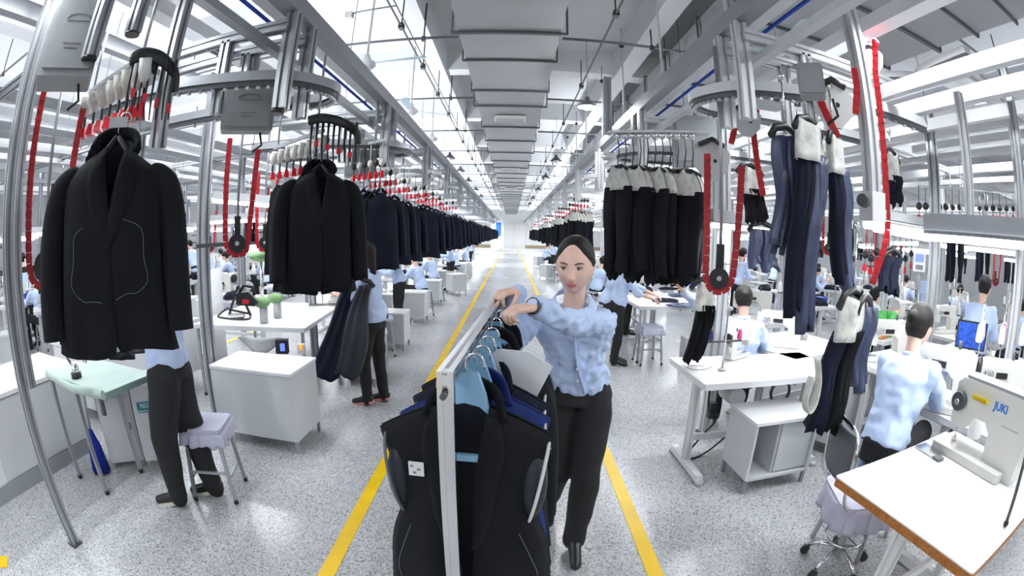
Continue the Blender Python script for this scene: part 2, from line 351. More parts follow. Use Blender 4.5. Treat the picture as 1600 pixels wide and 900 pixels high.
pendant(1.03, 6.35, 3.5, 'lit pendant lamp shining white, right of the duct', True)
for j, y in enumerate((11.3, 14.8, 19.0, 23.5, 28)): pendant(1.05, y, 3.5, 'unlit black bell pendant lamp right of the duct, %s one' % ORD[j], False)
for j, y in enumerate((11.2, 13.6, 16.2, 19.5, 23)): pendant(-1.55, y, 3.5, 'unlit bell pendant lamp above the left frame, %s one' % ORD[j], False)
# small sensor on an arm, left ceiling
t = thing('ceiling_sensor', 'small grey sensor box on a thin arm under the left ceiling', 'sensor', tuple(aty(546, 24, 3.9))); MB().box((0, 0, 0), (0.07, 0.07, 0.06)).build('housing', 'plastic_grey', t); MB().cyl((0, 0, 0.02), (0.45, 0.05, 0.08), 0.008, 6).build('arm', 'pipe_grey', t)

# ------------------------------------------------------------------ overhead conveyor frames
def rail_mb(path, w_, h):
    q = MB(); pts = [Vector(p) for p in path]; n = len(pts); vs = []
    for i, p in enumerate(pts):
        d = pts[min(i+1, n-1)]-pts[max(i-1, 0)]; d.z = 0; d.normalize(); x = Vector((d.y, -d.x, 0))
        for a, b_ in ((-1, -1), (1, -1), (1, 1), (-1, 1)): vs.append(p+x*(a*w_/2)+Vector((0, 0, b_*h/2)))
    fs = [(i*4+k, i*4+(k+1) % 4, i*4+4+(k+1) % 4, i*4+4+k) for i in range(n-1) for k in range(4)]+[(3, 2, 1, 0), tuple((n-1)*4+k for k in range(4))]
    return q.add(vs, fs)
def smooth_path(pts, n=6):
    pts = [Vector(p) for p in pts]; out = []
    for i in range(len(pts)-1):
        p0, p1, p2, p3 = pts[max(i-1, 0)], pts[i], pts[i+1], pts[min(i+2, len(pts)-1)]
        for k in range(n):
            t = k/n; out.append(0.5*((2*p1)+(p2-p0)*t+(2*p0-5*p1+4*p2-p3)*t*t+(3*p1-p0-3*p2+p3)*t**3))
    return out+[pts[-1]]
def u_rail(side, y0, metal, label, group, xin=1.13, xout=2.75, detail=True, z=2.55):
    s = side; t = thing('conveyor_rail', label, 'rail', (s*xin, y0, z), group=group)
    P = [(xout, -0.18), (2.3, -0.17), (1.99, -0.12), (1.6, 0.0), (1.31, 0.13), (1.17, 0.32), (1.14, 0.46), (1.2, 0.58), (1.38, 0.65), (1.8, 0.6), (xout, 0.55)]
    path = smooth_path([((a-xin)*s*1.0, b_, 0) for a, b_ in P], 5 if detail else 2)
    rail_mb(path, 0.075, 0.06).build('track', metal, t)
    if detail:
        rail_mb([p+Vector((0, 0, -0.045)) for p in path], 0.045, 0.03).build('roller_track', 'dark_metal', t)
        q = MB()
        for i in range(2, len(path)-2, 1): q.box(path[i]+Vector((0, 0, -0.066)), (0.022, 0.022, 0.02))
        o = q.build('roller', 'aluminium_bright', t); o['kind'] = 'stuff'
    return t
def frame_bay(side, y0, metal, idx, where, full=True, xb=1.3):
    """two cross bars on the long beam with drop posts, one thing per bay"""
    s = side; t = thing('overhead_frame', 'aluminium cross frame with drop posts hung from the %s' % where, 'frame', (s*xb, y0, 2.85), group='overhead frames %s' % ('left', 'right')[s > 0])
    nm = 'cross_bar'
    for dy in (-0.13, 0.13):
        MB().prof((0, dy, 0), (s*1.35, dy, 0), 0.07).build('cross_bar', metal, t)
        MB().prof((0, dy+0.04, 0.1), (0, dy+0.04, -0.52), 0.08).build('drop_post', metal, t)
        if full: MB().prof((s*0.45, dy, -0.02), (s*0.45, dy, -0.5), 0.07).build('drop_post', metal, t)
    if full:
        MB().prof((s*0.62, -0.13, 0), (s*0.62, 0.13, 0), 0.06).build('cross_bar', metal, t)
        if s < 0: MB().cyl((0, -0.13, -0.53), (0, -0.13, -0.56), 0.042, 12).build('end_cap', 'plastic_black', t)
    return t
def long_beam(x, z, w_, h, name, label, cat, m, y0=-2.5, y1=52, round_=False):
    q = MB()
    if round_: q.cyl((0, 0, 0), (0, y1-y0, 0), w_/2, 8)
    else: q.box((0, (y1-y0)/2, 0), (w_, y1-y0, h))
    o = q.build(name, m); o.location = (x, y0, z); return tag(o, label, cat)
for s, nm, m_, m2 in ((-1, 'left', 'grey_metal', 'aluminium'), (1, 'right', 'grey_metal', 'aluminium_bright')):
    long_beam(s*1.33, 3.02, 0.11, 0.12, 'overhead_beam', 'long grey steel beam above the %s edge of the aisle' % nm, 'beam', m_)
    long_beam(s*1.46, 2.76, 0.06, 0.05, 'guide_rail', 'long slim %s rail hung below the beam on the %s' % ('bright white' if s > 0 else 'pale grey', nm), 'rail', m2)
    long_beam(s*1.62, 3.05, 0.028, 0, 'air_pipe', 'long bright blue air pipe along the %s frame' % nm, 'pipe', 'blue_pipe', round_=True)
    long_beam(s*1.52, 3.06, 0.09, 0.03, 'cable_tray', 'long pale cable tray beside the blue pipe on the %s' % nm, 'tray', 'white_paint')
    long_beam(s*2.62 if s < 0 else 2.7, 2.93 if s < 0 else 2.66, 0.08, 0.1, 'overhead_beam', 'long steel beam behind the first one over the %s workstations' % nm, 'beam', m2)
    for j, xx in enumerate((4.1, 5.6, 7.6, 9.6)):
        long_beam(s*xx, 2.9-0.08*(j % 2), 0.09, 0.1, 'overhead_beam', 'long steel beam high over the %s hall, %s row out from the aisle' % (nm, ORD[j+2]), 'beam', m2)
        long_beam(s*(xx+0.5), 2.77, 0.07, 0.07, 'guide_rail', 'pale conveyor guide rail over the %s hall, %s row out from the aisle' % (nm, ORD[j+2]), 'rail', m2)
for xx, lb in ((2.3, 'bright white guide rail just right of the nearest slim post'), (3.12, 'bright white guide rail, outermost of the three over the near right tables')): long_beam(xx, 2.66, 0.06, 0.09, 'guide_rail', lb, 'rail', 'aluminium_bright')
rp = [aty(u, v, y) for u, v, y in ((1385, 118, 2.3), (1405, 104, 2.2), (1430, 104, 2.1), (1442, 122, 2.0), (1462, 130, 1.85), (1490, 124, 1.65), (1520, 116, 1.45))]
t = thing('conveyor_rail', 'short S-curved conveyor rail under the dark duct at the upper right', 'rail', tuple(rp[0])); z_ = 2.62; rail_mb_pts = [Vector((p.x-rp[0].x, p.y-rp[0].y, 0)) for p in rp]
rail_mb(smooth_path(rail_mb_pts, 4), 0.08, 0.05).build('track', 'aluminium_bright', t); rail_mb([p+Vector((0, 0, -0.04)) for p in smooth_path(rail_mb_pts, 4)], 0.05, 0.03).build('roller_track', 'dark_metal', t)
# posts
def post(x, y, z0, z1, w_, m, label, group=None, double=False, foot=True):
    t = thing('aluminium_post', label, 'post', (x, y, z0), group=group); MB().prof((0, 0, 0), (0, 0, z1-z0), w_).build('profile', m, t)
    if double: MB().prof((w_*1.35, 0.03, 0.95), (w_*1.35, 0.03, z1-z0), w_*0.95).build('profile', m, t)
    if foot: MB().box((0, 0, 0.006), (w_*1.5, w_*1.5, 0.012)).build('foot_plate', 'dark_metal', t)
    return t
post(-2.41, 1.09, 0, 3.0, 0.055, 'aluminium', 'tall double aluminium post at the far left, its foot on bare floor', double=True)
post(-2.43, 3.03, 0, 2.98, 0.085, 'aluminium', 'tall aluminium post behind the lilac stool on the left')
post(-1.47, 1.45, 2.0, 3.0, 0.06, 'aluminium', 'hanging aluminium post directly behind the nearest left jackets', foot=False)
post(1.93, 1.89, 1.86, 3.1, 0.085, 'aluminium_bright', 'bright aluminium post rising from the white block beside hanging garments', foot=False)
post(1.70, 3.43, 0.0, 3.0, 0.085, 'aluminium_bright', 'bright aluminium post behind the first white sewing table on the right')
post(2.36, 1.42, 1.86, 2.56, 0.05, 'aluminium_bright', 'bright slim post standing on the nearest light bar', foot=False)
post(2.9, 1.25, 1.86, 2.9, 0.05, 'aluminium', 'slim grey post behind the nearest light bar', foot=False)
post(3.25, 2.35, 0, 2.9, 0.08, 'aluminium', 'aluminium post beyond the seated worker on the right')
for (u, v, y, lb) in ((140, 90, 1.25, 'capped hanging post between the big grey control box and the nearest carriers'), (207, 52, 1.5, 'shorter capped hanging post left of the single hanging post')):
    p = aty(u, v, y); t = thing('hanging_post', lb, 'post', tuple(p)); MB().prof((0, 0, 0), (0, 0, 3.0-p.z), 0.075).build('profile', 'aluminium', t); MB().cyl((0, 0, -0.012), (0, 0, 0), 0.046, 14).build('end_cap', 'plastic_black', t)
fr = {}
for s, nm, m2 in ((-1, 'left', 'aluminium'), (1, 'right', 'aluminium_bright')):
    a = frame_bay(s, 2.37, m2, 0, '%s beam, nearest one' % nm); b0 = frame_bay(s, 4.6, m2, 1, '%s beam, second one' % nm)
    lt = frame_bay(s, 6.85, m2, 2, '%s beam, third one' % nm, full=False); index_children()
    for k in range(3, 15): dup(lt, (s*1.3, 6.85+2.25*(k-2), 2.85), label='aluminium cross frame with drop posts hung from the %s beam, %s one' % (nm, ORD[k]))
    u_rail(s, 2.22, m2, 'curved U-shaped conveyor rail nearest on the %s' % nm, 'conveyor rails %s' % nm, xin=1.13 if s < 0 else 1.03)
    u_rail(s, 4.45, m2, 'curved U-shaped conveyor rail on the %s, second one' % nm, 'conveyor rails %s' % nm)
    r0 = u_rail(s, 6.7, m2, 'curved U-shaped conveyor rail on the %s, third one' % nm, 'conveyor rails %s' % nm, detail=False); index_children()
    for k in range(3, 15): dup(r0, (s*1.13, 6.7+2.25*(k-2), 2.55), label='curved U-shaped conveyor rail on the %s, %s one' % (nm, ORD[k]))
    p0 = post(s*2.43, 5.25, 0, 2.95, 0.08, m2, 'aluminium post in the %s row beside the aisle, third one' % nm, 'aluminium posts %s' % nm); index_children()
    for k in range(3, 14): dup(p0, (s*2.43, 5.25+2.25*(k-2), 0), label='aluminium post in the %s row beside the aisle, %s one' % (nm, ORD[k]))
    for r, xx in enumerate((4.1, 5.9, 8.0, 10.2)):
        for k in range(9 if r < 3 else 7):
            if s < 0 and r == 0 and k == 0: continue
            dup(p0, (s*(xx+0.15*((k*3) % 4-1.5)), 1.7+2.25*k+0.3*r, 0), label='aluminium post in the %s hall, %s row out, %s from the camera' % (nm, ORD[r+1], ORD[k]), group='aluminium posts in the outer rows')
    for k in range(8):   # far cross bars spanning the outer rows
        o = MB().prof((0, 0, 0), (s*7.2, 0, 0), 0.07).build('cross_rail', m2); o.location = (s*2.62, 1.5+2.25*k, 2.83); tag(o, 'long cross rail over the %s hall, %s one from the camera' % (nm, ORD[k]), 'rail', 'cross rails over the outer rows')
# ------------------------------------------------------------------ garments
def jacket(name, label, m='suit_black', L=0.72, SW=0.2, sleeves=True, group=None, near=True, vest=False, stitch=False, cat='jacket', seed=0, lin='lining', dsc=1.0):
    """hangs from its own origin (hook point); front faces local -y"""
    rnd = random.Random(seed); ph = rnd.uniform(0, 6)
    t = thing(name, label, cat, group=group)
    def top(u):
        a = abs(u)
        if not vest: return -0.045-0.125*a**1.1-(0.035*(a-0.9)/0.1 if a > 0.9 else 0)
        return -0.055-0.085*a**1.35-(0.03*(a-0.93)/0.07 if a > 0.93 and not vest else 0)
    def W(v):
        w0 = SW if not vest else SW*(1.05-0.24*math.exp(-((v-0.27)/0.17)**2))
        return w0*(1-0.05*math.sin(min(v, 1)*PI)+0.16*v*v)
    def D(u, v): return min(1, v/0.09+0.02)**0.5*dsc*(0.035+0.062*math.sin(PI*min(1, 0.12+v*0.72)))*max(0.0, 1-abs(u)**3.2)**0.5+0.004
    def P(u, v, side):
        z = top(u)*(1-v)+(-L)*v; x = u*W(v)
        f = 0.007*math.sin(7*u+4*v+ph)*v+0.006*math.sin(15*u+ph*2)*v*v+0.01*v*math.sin(3*u+ph)
        return Vector((x, side*D(u, v)+f, z-0.012*v*math.cos(4*u+ph)))
    op = (lambda v: max(0.0, 0.27*(1-v/0.95))) if vest else (lambda v: max(0.0, 0.24*(1-v/0.42)) if v < 0.42 else 0)
    q = MB(); n, mm = (9, 18) if near else (5, 7)
    if near:
        q.grid(lambda i, j: P(-1+(i)*(1-op(j)+0.05-(0.06 if j > 0.85 else 0)*((j-0.85)/0.15)**2), j, -1)+Vector((0, -0.004*i, 0)), n, mm)
        q.grid(lambda i, j: P(1-(1-i)*(1-op(j)+0.0-(0.12 if j > 0.85 else 0)*((j-0.85)/0.15)**2), j, -1)+Vector((0, 0, 0)), n, mm)
        q.grid(lambda i, j: P(1-2*i, j, 1), n*2, mm)
    else:
        q.grid(lambda i, j: P(-1+2*i, j, -1), n*2, mm); q.grid(lambda i, j: P(1-2*i, j, 1), n*2, mm)
        if sleeves:
            for s in (-1, 1): q.tube([(s*(SW+0.0), 0, -0.13), (s*(SW+0.03), -0.01, -0.35), (s*(SW+0.045), -0.03, -0.62*L/0.72)], [0.045, 0.05, 0.05], 6, ry=[0.05, 0.045, 0.045])
        q.tube([(-0.06, 0.0, -0.06), (0, 0.02, 0.0), (0.06, 0, -0.06)], 0.02, 5)
    q.build('body', m, t, solid=0.006 if near else 0.0)
    if not near: return t
    # lapels and collar
    for s in (-1, 1):
        def lap(i, j, s=s):
            v = 0.02+j*0.5; e = op(v); wl = 0.3*math.sin(PI*min(1, 0.18+j*0.82))**0.8*(0.4+0.6*min(1, j*4+0.5))
            u = s*(e+wl*i-0.02*(1-i)); p = P(max(-0.97, min(0.97, u)), v, -1); p.y -= 0.004+0.003*math.sin(PI*i)
            return p
        MB().grid(lap, 4, 12).build('lapel', m, t, solid=0.005)
        if vest:
            el = [Vector((s*SW*(0.985-0.17*math.exp(-((a_-PI)/1.4)**2)), 0.075*math.cos(a_+PI/2), -0.27+0.13*math.cos(a_))) for a_ in [2*PI*k/24 for k in range(24)]]
            el = [Vector((s*(SW*0.86+0.02*math.cos(2*PI*k/24)), 0.06*math.sin(2*PI*k/24), -0.265+0.115*math.cos(2*PI*k/24))) for k in range(24)]
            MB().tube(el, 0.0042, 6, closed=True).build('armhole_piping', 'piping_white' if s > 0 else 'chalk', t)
            q = MB(); q.ell((s*SW*0.80, 0, -0.265), (0.035, 0.052, 0.105), 12, 8); q.build('armhole_lining', lin, t)
    cz = -0.028 if vest else 0.0
    cp = [(-0.088, -0.02, -0.075), (-0.075, 0.02, -0.035), (-0.045, 0.045, -0.012), (0, 0.055, -0.004), (0.045, 0.045, -0.012), (0.075, 0.02, -0.035), (0.088, -0.02, -0.075)]
    MB().tube(smooth_path([(a, b_, c+cz) for a, b_, c in cp], 3), 0.009 if vest else 0.012, 6, ry=0.024).build('collar', m, t)
    q = MB(); q.grid(lambda i, j: P((1-2*i)*0.9, j*0.8, 1)*0.985+Vector((0, -0.012, -0.01)), 8, 8); q.build('lining', lin, t)
    if sleeves:
        for s in (-1, 1):
            pts = [(s*(SW-0.065), 0, -0.14), (s*(SW-0.025), 0, -0.165), (s*(SW+0.012), -0.004, -0.225), (s*(SW+0.035), -0.01, -0.33), (s*(SW+0.045), -0.03, -0.48), (s*(SW+0.05), -0.05, -0.66*L/0.72)]
            MB().tube(smooth_path(pts, 4), [0.012+0.036*min(1, k/7)**0.7 for k in range(21)], 12, ry=[0.015+0.042*min(1, k/6)**0.7-0.0006*k for k in range(21)]).build('sleeve', m, t)
    if stitch:
        for s in (-1, 1):
            c = [P(s*0.18, 0.36, -1), P(s*0.62, 0.36, -1), P(s*0.66, 0.5, -1), P(s*0.7, 0.62, -1), P(s*0.5, 0.7, -1), P(s*0.3, 0.715, -1), P(s*0.12, 0.74, -1)]
            if vest: c = [P(s*0.72, 0.42, -1), P(s*0.8, 0.55, -1), P(s*0.86, 0.66, -1), P(s*0.74, 0.76, -1), P(s*0.45, 0.79, -1), P(s*0.2, 0.8, -1)]
            MB().tube(smooth_path([p+Vector((0, -0.006, 0)) for p in c], 4), 0.0011, 4).build('basting_stitch', 'chalk', t, label='pale basting stitch outlining the pocket')
    return t
def hanger(name, label, m, loc, rz, group=None, blue=False, hook_up=0.1):
    t = thing(name, label, 'hanger', loc, rz, group)
    if blue:
        pl = [(-0.06, -0.1), (-0.048, -0.05), (-0.03, 0.0), (0.03, 0.0), (0.048, -0.05), (0.06, -0.1), (0.035, -0.078), (0, -0.07), (-0.035, -0.078)]
        MB().prism([(x, z) for x, z in pl], 0.02, (0, 0, 0), axis='y').build('neck_plate', m, t)
        for s in (-1, 1): MB().tube([(s*0.06, 0, -0.095), (s*0.13, 0, -0.14), (s*0.2, -0.003, -0.18)], 0.009, 8, ry=0.01).build('shoulder_arm', m, t)
        if True: MB().rbox((0, -0.045, -0.19), (0.15, 0.012, 0.016), 0.004).build('lower_bar', m, t)
        MB().box((0, -0.011, -0.01), (0.05, 0.004, 0.022)).build('embossed_window', 'hanger_blue', t)
    else:
        for s in (-1, 1): MB().tube([(0, 0, -0.02), (s*0.07, 0, -0.1), (s*0.15, 0, -0.165)], [0.012, 0.014, 0.014], 8).build('shoulder_arm', m, t)
    hk = [(0, 0, -0.01), (0, 0, hook_up-0.045)]+[(0.022-0.022*math.cos(a), 0, hook_up-0.04+0.024*math.sin(a)) for a in [k*PI/6 for k in range(0, 8)]]
    MB().tube(hk, 0.0028, 6).build('hook', 'chrome', t)
    return t
def carrier(label, loc, rz, head, group, drop=0.33):
    """overhead conveyor carrier: head on the rail, rod and red clip; origin at the rail"""
    t = thing('hanger_carrier', label, 'carrier', loc, rz, group)
    q = MB(); q.tube([(0, -0.045, 0.0), (0, -0.03, -0.035), (0, 0.0, -0.05), (0, 0.035, -0.035), (0, 0.05, 0.0)], [0.02, 0.032, 0.036, 0.03, 0.014], 10, ry=0.018); q.build('carrier_head', head, t)
    MB().tube([(0.021, 0.018*math.cos(a), -0.015+0.018*math.sin(a)) for a in [k*PI/4 for k in range(8)]], 0.006, 5, closed=True).build('wheel', 'plastic_black', t)
    MB().tube([(0, 0, -0.05), (0, 0.012, -0.12), (0, 0, -drop+0.06)], 0.006, 6).build('rod', 'plastic_black', t)
    MB().box((0, 0, -drop+0.075), (0.03, 0.045, 0.05), tap=0.6).build('clip', 'red_clip', t)
    MB().tube([(0, 0, -drop+0.05), (0.0, 0.02, -drop+0.02), (0, 0, -drop)], 0.003, 5).build('wire_hook', 'plastic_white', t)
    return t
# --- nearest left rack and second left rack
RAIL_Z = 2.51
def rack_row(p0, rowdir, n, step, zc, rz, front_label, back_label, group, seed, ztop, near=2, L=0.72, mats=('suit_black',), SW=0.2, where=''):
    d = Vector((rowdir[0], rowdir[1], 0)).normalized()
    for i in range(n):
        p = Vector((p0[0], p0[1], 0))+d*(step*i); r = rz+(0.06*math.sin(i*2.3) if i else 0)
        lb = front_label if i == 0 else back_label+', '+ORD[i]+' of its row'
        j = jacket('suit_jacket', lb, mats[i % len(mats)], L=L+0.012*math.sin(i*1.7), SW=SW, group=group, near=i < near, stitch=(i == 0 and seed < 10), seed=seed+i)
        j.location = (p.x, p.y, zc-0.012*i*0.5); j.rotation_euler = (0, 0, r)
        hanger('hanger', 'black plastic hanger inside the %s jacket of the %s' % (ORD[i], where), 'plastic_black', (p.x, p.y, zc-0.01), r, 'black hangers left racks', hook_up=0.08)
        if i == 0: o = MB().box((0, -0.035, 0.012), (0.07, 0.006, 0.035)).build('size_tab', 'plastic_grey', j)
        if i < 0: carrier('%s plastic carrier with red clip above the %s jacket of the %s' % (('cream' if i % 3 else 'white'), ORD[i], where), (p.x+0.01, p.y, ztop), r+PI/2+0.3, 'bag_white' if i % 3 else 'plastic_white', 'carriers left racks', drop=ztop-zc-0.065)
rack_row((-1.27, 1.03), (-0.8, 0.45), 6, 0.085, 1.99, math.radians(42), 'large black suit jacket at the front of the nearest left rack, pocket stitched out', 'black suit jacket behind the front one on the nearest left rack', 'jackets on the nearest left rack', 3, 2.33, where='nearest left rack', near=3)
rack_row((-1.12, 2.52), (-0.6, 0.8), 6, 0.09, 2.06, math.radians(30), 'black suit jacket at the front of the second left rack', 'black suit jacket tucked behind on the second left rack', 'jackets on the second left rack', 30, 2.36, where='second left rack', near=2, L=0.77)
def carrier_comb(loc, rz, label, n=7, sc_=1.0):
    t = thing('carrier_comb', label, 'carrier', loc, rz); t.scale = (sc_, sc_, 1); pts = [(-0.2, 0, 0), (-0.1, -0.02, 0.015), (0.05, 0, 0), (0.18, 0.06, -0.05), (0.2, 0.08, -0.12)]
    MB().tube(smooth_path(pts, 4), 0.02, 8, ry=0.03).build('comb_bar', 'plastic_black', t)
    for i in range(n):
        x = -0.17+0.34*i/(n-1); MB().tube([(x, 0, 0), (x, 0.01, -0.14), (x+0.01, 0, -0.24)], [0.012, 0.009, 0.006], 6).build('tine', 'plastic_black', t)
        if i % 2: MB().box((x, -0.02, -0.13-0.01*i), (0.03, 0.02, 0.035)).build('clip', 'red_clip', t)
    return t
carrier_comb(tuple(aty(243, 92, 1.2)), 0.75, 'black comb of empty carriers with red tips above the nearest left jackets', 8, 0.55)
for i in range(8):
    p = aty(232-13.5*i, 100+8*i, 1.2+0.05*i); c = carrier('%s rounded carrier head trailing left from the black comb, %s one' % (('white', 'cream')[i > 0], ORD[i]), tuple(p), 0.6+0.1*math.sin(i*2), 'plastic_white' if i == 0 else 'bag_white', 'carrier heads beside the nearest black comb', drop=0.24); c.scale = (1.5, 1.5, 1.15)
carrier_comb(tuple(aty(523, 190, 2.5)), 0.5, 'black comb of empty carriers with red tips above the second left rack', 9, 0.8)
for i in range(8):
    p = aty(505-11*i, 215+3.5*i, 2.6+0.1*i); c = carrier('cream carrier head trailing left from the second black comb, %s one' % ORD[i], tuple(p), 0.6+0.1*math.sin(i*2), 'bag_white', 'carrier heads beside the second black comb', drop=0.24); c.scale = (1.4, 1.4, 1.15)
# stack of far-left racks along the aisle: light copies
def row_rail(p, q_, up, label, ztop=2.8):
    p = Vector(p)+Vector((0, 0, up)); q_ = Vector(q_)+Vector((0, 0, up)); c = (p+q_)/2; t = thing('rack_rail', label, 'rail', tuple(c)); MB().bar(p-c, q_-c, 0.022).build('bar', 'aluminium', t)
    for e in (p.lerp(q_, 0.1), p.lerp(q_, 0.9)): MB().cyl(e-c, Vector((e.x, e.y, ztop))-c, 0.008, 6).build('drop_rod', 'aluminium', t)
row_rail(aty(232, 100, 1.2), aty(138, 156, 1.55), 0.045, 'thin rail carrying the cream carrier heads above the nearest left jackets')
row_rail(aty(505, 215, 2.6), aty(428, 240, 3.3), 0.045, 'thin rail carrying the cream carrier heads above the second left rack')
def far_rack(side, k, y, x, n, zc, kinds, proto, cprot):
    rl = thing('rack_rail', 'short hanging rail of the %s rack down the %s side of the aisle' % (ORD[k], ('left', 'right')[side > 0]), 'rail', (x, y, zc+0.485), group='short rack rails %s' % ('left', 'right')[side > 0]); MB().bar((-side*0.06, -0.04, 0), (side*0.0765*n, 0.05*n, 0), 0.03, 0.03).build('bar', 'aluminium', rl); MB().cyl((side*0.1, 0.06, 0), (side*0.1, 0.06, 2.96-zc-0.485), 0.015, 8).build('drop_rod', 'aluminium', rl)
    for i in range(n):
        px = x*1.0+side*0.085*i*0.9; py = y+0.05*i
        lb = 'dark suit %s number %s of the %s rack down the %s side of the aisle' % (kinds, ORD[i] if i else 'one', ORD[k], ('left', 'right')[side > 0])
        dup(proto[i % len(proto)], (px, py, zc+0.015*math.sin(i*2+k)), rz=(-side)*0.65+0.12*math.sin(i*3+k), label=lb.replace('number one', 'nearest').replace('number ', ''), group='garments on the far %s racks' % ('left', 'right')[side > 0])
        if k < 9: dup(cprot[i % len(cprot)], (px, py, zc+0.27), rz=(-side)*0.65, label='carrier above the %s garment of the %s rack, %s side' % (ORD[i], ORD[k], ('left', 'right')[side > 0]), group='carriers on the far %s racks' % ('left', 'right')[side > 0])
def far_carrier(nm, head):
    t = thing('hanger_carrier', 'x', 'carrier'); q = MB(); q.ell((0, 0, 0), (0.03, 0.045, 0.04), 8, 6); q.tube([(0, 0, 0.2), (0, 0, -0.28)], 0.005, 4); q.build('carrier_head', head, t)
    MB().box((0, 0, -0.12), (0.035, 0.05, 0.07), tap=0.6).build('clip', 'red_clip', t); return t
fj = [jacket('suit_jacket', 'x', m_, near=False, seed=50+i, L=0.78) for i, m_ in enumerate(('suit_navy', 'suit_black', 'suit_navy'))]
fc = [far_carrier('a', 'bag_white'), far_carrier('b', 'plastic_black')]
index_children()
ys = [4.35, 5.1, 6.0, 6.9, 8.0, 9.1, 10.4, 11.8, 13.4, 15.2, 17.4, 20, 23, 26.5, 31, 36]
for k, y in enumerate(ys): far_rack(-1, k+2, y, -1.27-0.05*(k % 3), 6 if k < 8 else 4, 2.05, 'jacket', fj, fc)
for o in fj+fc:
    for c in list(ALLK.get(o.name, [])): bpy.data.objects.remove(c)
    bpy.data.objects.remove(o)
ALLK.clear()
# --- trousers in the right cluster
def trousers(label, m, group, L=0.8, near=True, bag=True, seed=0, name='trousers', W0=0.16):
    rnd = random.Random(seed); ph = rnd.uniform(0, 6); t = thing(name, label, 'trousers', group=group)
    def leg(sx):
        q = MB(); n, mm = (7, 14) if near else (4, 6)
        def f(side):
            def g(i, j):
                u = -1+2*i; w_ = 0.085*(1-0.25*j)*(1+0.15*math.sin(5*j+ph)); x = sx*(0.075+0.03*j*math.sin(ph))+u*w_
                dd = (0.028+0.02*math.sin(PI*min(1, j*1.2)))*(1-abs(u)**3)**0.5 if abs(u) < 1 else 0
                return Vector((x, side*dd+0.02*math.sin(3*j+ph+sx)*j+0.007*math.sin(12*u+ph)*j, -0.16-(L-0.16)*j-0.02*math.sin(4*u+ph)*j))
            return g
        q.grid(f(-1), n, mm); q.grid(f(1), n, mm); return q
    for s in (-1, 1): leg(s).build('trouser_leg', m, t, solid=0.004 if near else 0)
    if bag:
        q = MB(); q.grid(lambda i, j: Vector(((W0*(0.95-0.5*(1-j)**2))*math.cos(2*PI*i)*1.0+0.008*math.sin(9*i*PI+ph), (0.045+0.012*math.sin(8*PI*i+ph))*math.sin(2*PI*i), -0.0-0.19*j+0.02*math.sin(6*PI*i+ph)*(1-j))), 18, 5)
        q.build('waist_bag', 'bag_white', t, solid=0.003 if near else 0, label='crumpled cream cloth bag clipped at the waist')
        MB().tube([(-0.12, 0, -0.02), (-0.05, 0, 0.015), (0.05, 0, 0.015), (0.12, 0, -0.02)], 0.014, 6).build('clip_bar', 'plastic_black', t)
    return t
c0 = Vector((0.86, 3.72, 2.2)); c1 = Vector((1.42, 3.45, 2.16))
for i in range(11):
    f = i/10; p = c0.lerp(c1, f); lb = 'black trousers with cream bag in the bunch behind the woman, %s from the aisle' % (ORD[i] if i else 'first')
    t = trousers(lb, 'suit_black', 'trousers bunched right of the aisle', seed=i*3+1, L=0.86+0.06*math.sin(i*1.9)); t.location = (p.x, p.y+0.04*math.sin(i*2), p.z); t.rotation_euler = (0, 0, math.radians(-62+8*math.sin(i)))
    b_ = thing('roller_hook', 'chrome roller hook above the %s trousers of the bunch right of the aisle' % (ORD[i] if i else 'first'), 'hook', (p.x, p.y, 2.47), 0, 'roller hooks right of the aisle')
    MB().ell((0, 0, 0), 0.03, 12, 8).build('ball', 'chrome', b_); MB().tube([(0, 0, -0.03), (0.01, 0, -0.12), (-0.005, 0, -0.26)], 0.005, 6).build('rod', 'plastic_black', b_)
t = thing('conveyor_rail', 'short chrome roller rail carrying the trousers bunch right of the aisle', 'rail', (0, 0, 2.505)); MB().bar((0.75, 3.76, 0), (1.55, 3.4, 0), 0.05, 0.02).build('track', 'aluminium_bright', t)
MB().prof((0.78, 3.75, -0.02), (0.78, 3.75, 0.5), 0.06).build('end_post', 'aluminium', t)
# far right dark bundles
ft = [trousers('x', m_, None, near=False, seed=9+i, L=0.8) for i, m_ in enumerate(('suit_black', 'suit_navy'))]
fc = [far_carrier('b', 'plastic_black')]; 
for o in ft: MB().cyl((0, 0, 0), (0, 0, 0.74), 0.006, 5).build('hook_rod', 'chrome', o)
index_children()
for k, y in enumerate((9.6, 11.2, 12.8, 15, 18, 22, 27, 33)): far_rack(1, k+1, y, 1.3+0.1*(k % 2), 5, 2.12, 'trousers', ft, fc)
# outer-row garments both sides
for r, xx in enumerate((4.6, 6.1, 8.1, 10.1)):
    for k in range(8):
        for s in (-1, 1):
            if (k*7+r*3+(s > 0)) % 3 == 0: continue
            x = s*xx; y = 2.9+2.1*k+0.4*r
            if s < 0 and k < 1: continue
            for i in range(2): dup(ft[i], (x, y+0.16*i, 2.12), rz=0.5*s+i*0.4, label='dark hung trousers, %s side, %s row out, %s from camera, %s of two' % (('left', 'right')[s > 0], ORD[r+1], ORD[k], ('first', 'second')[i]), group='trousers in the outer rows', scale=0.85)
for o in ft+fc:
    for c in list(ALLK.get(o.name, [])): bpy.data.objects.remove(c)
    bpy.data.objects.remove(o)
ALLK.clear()
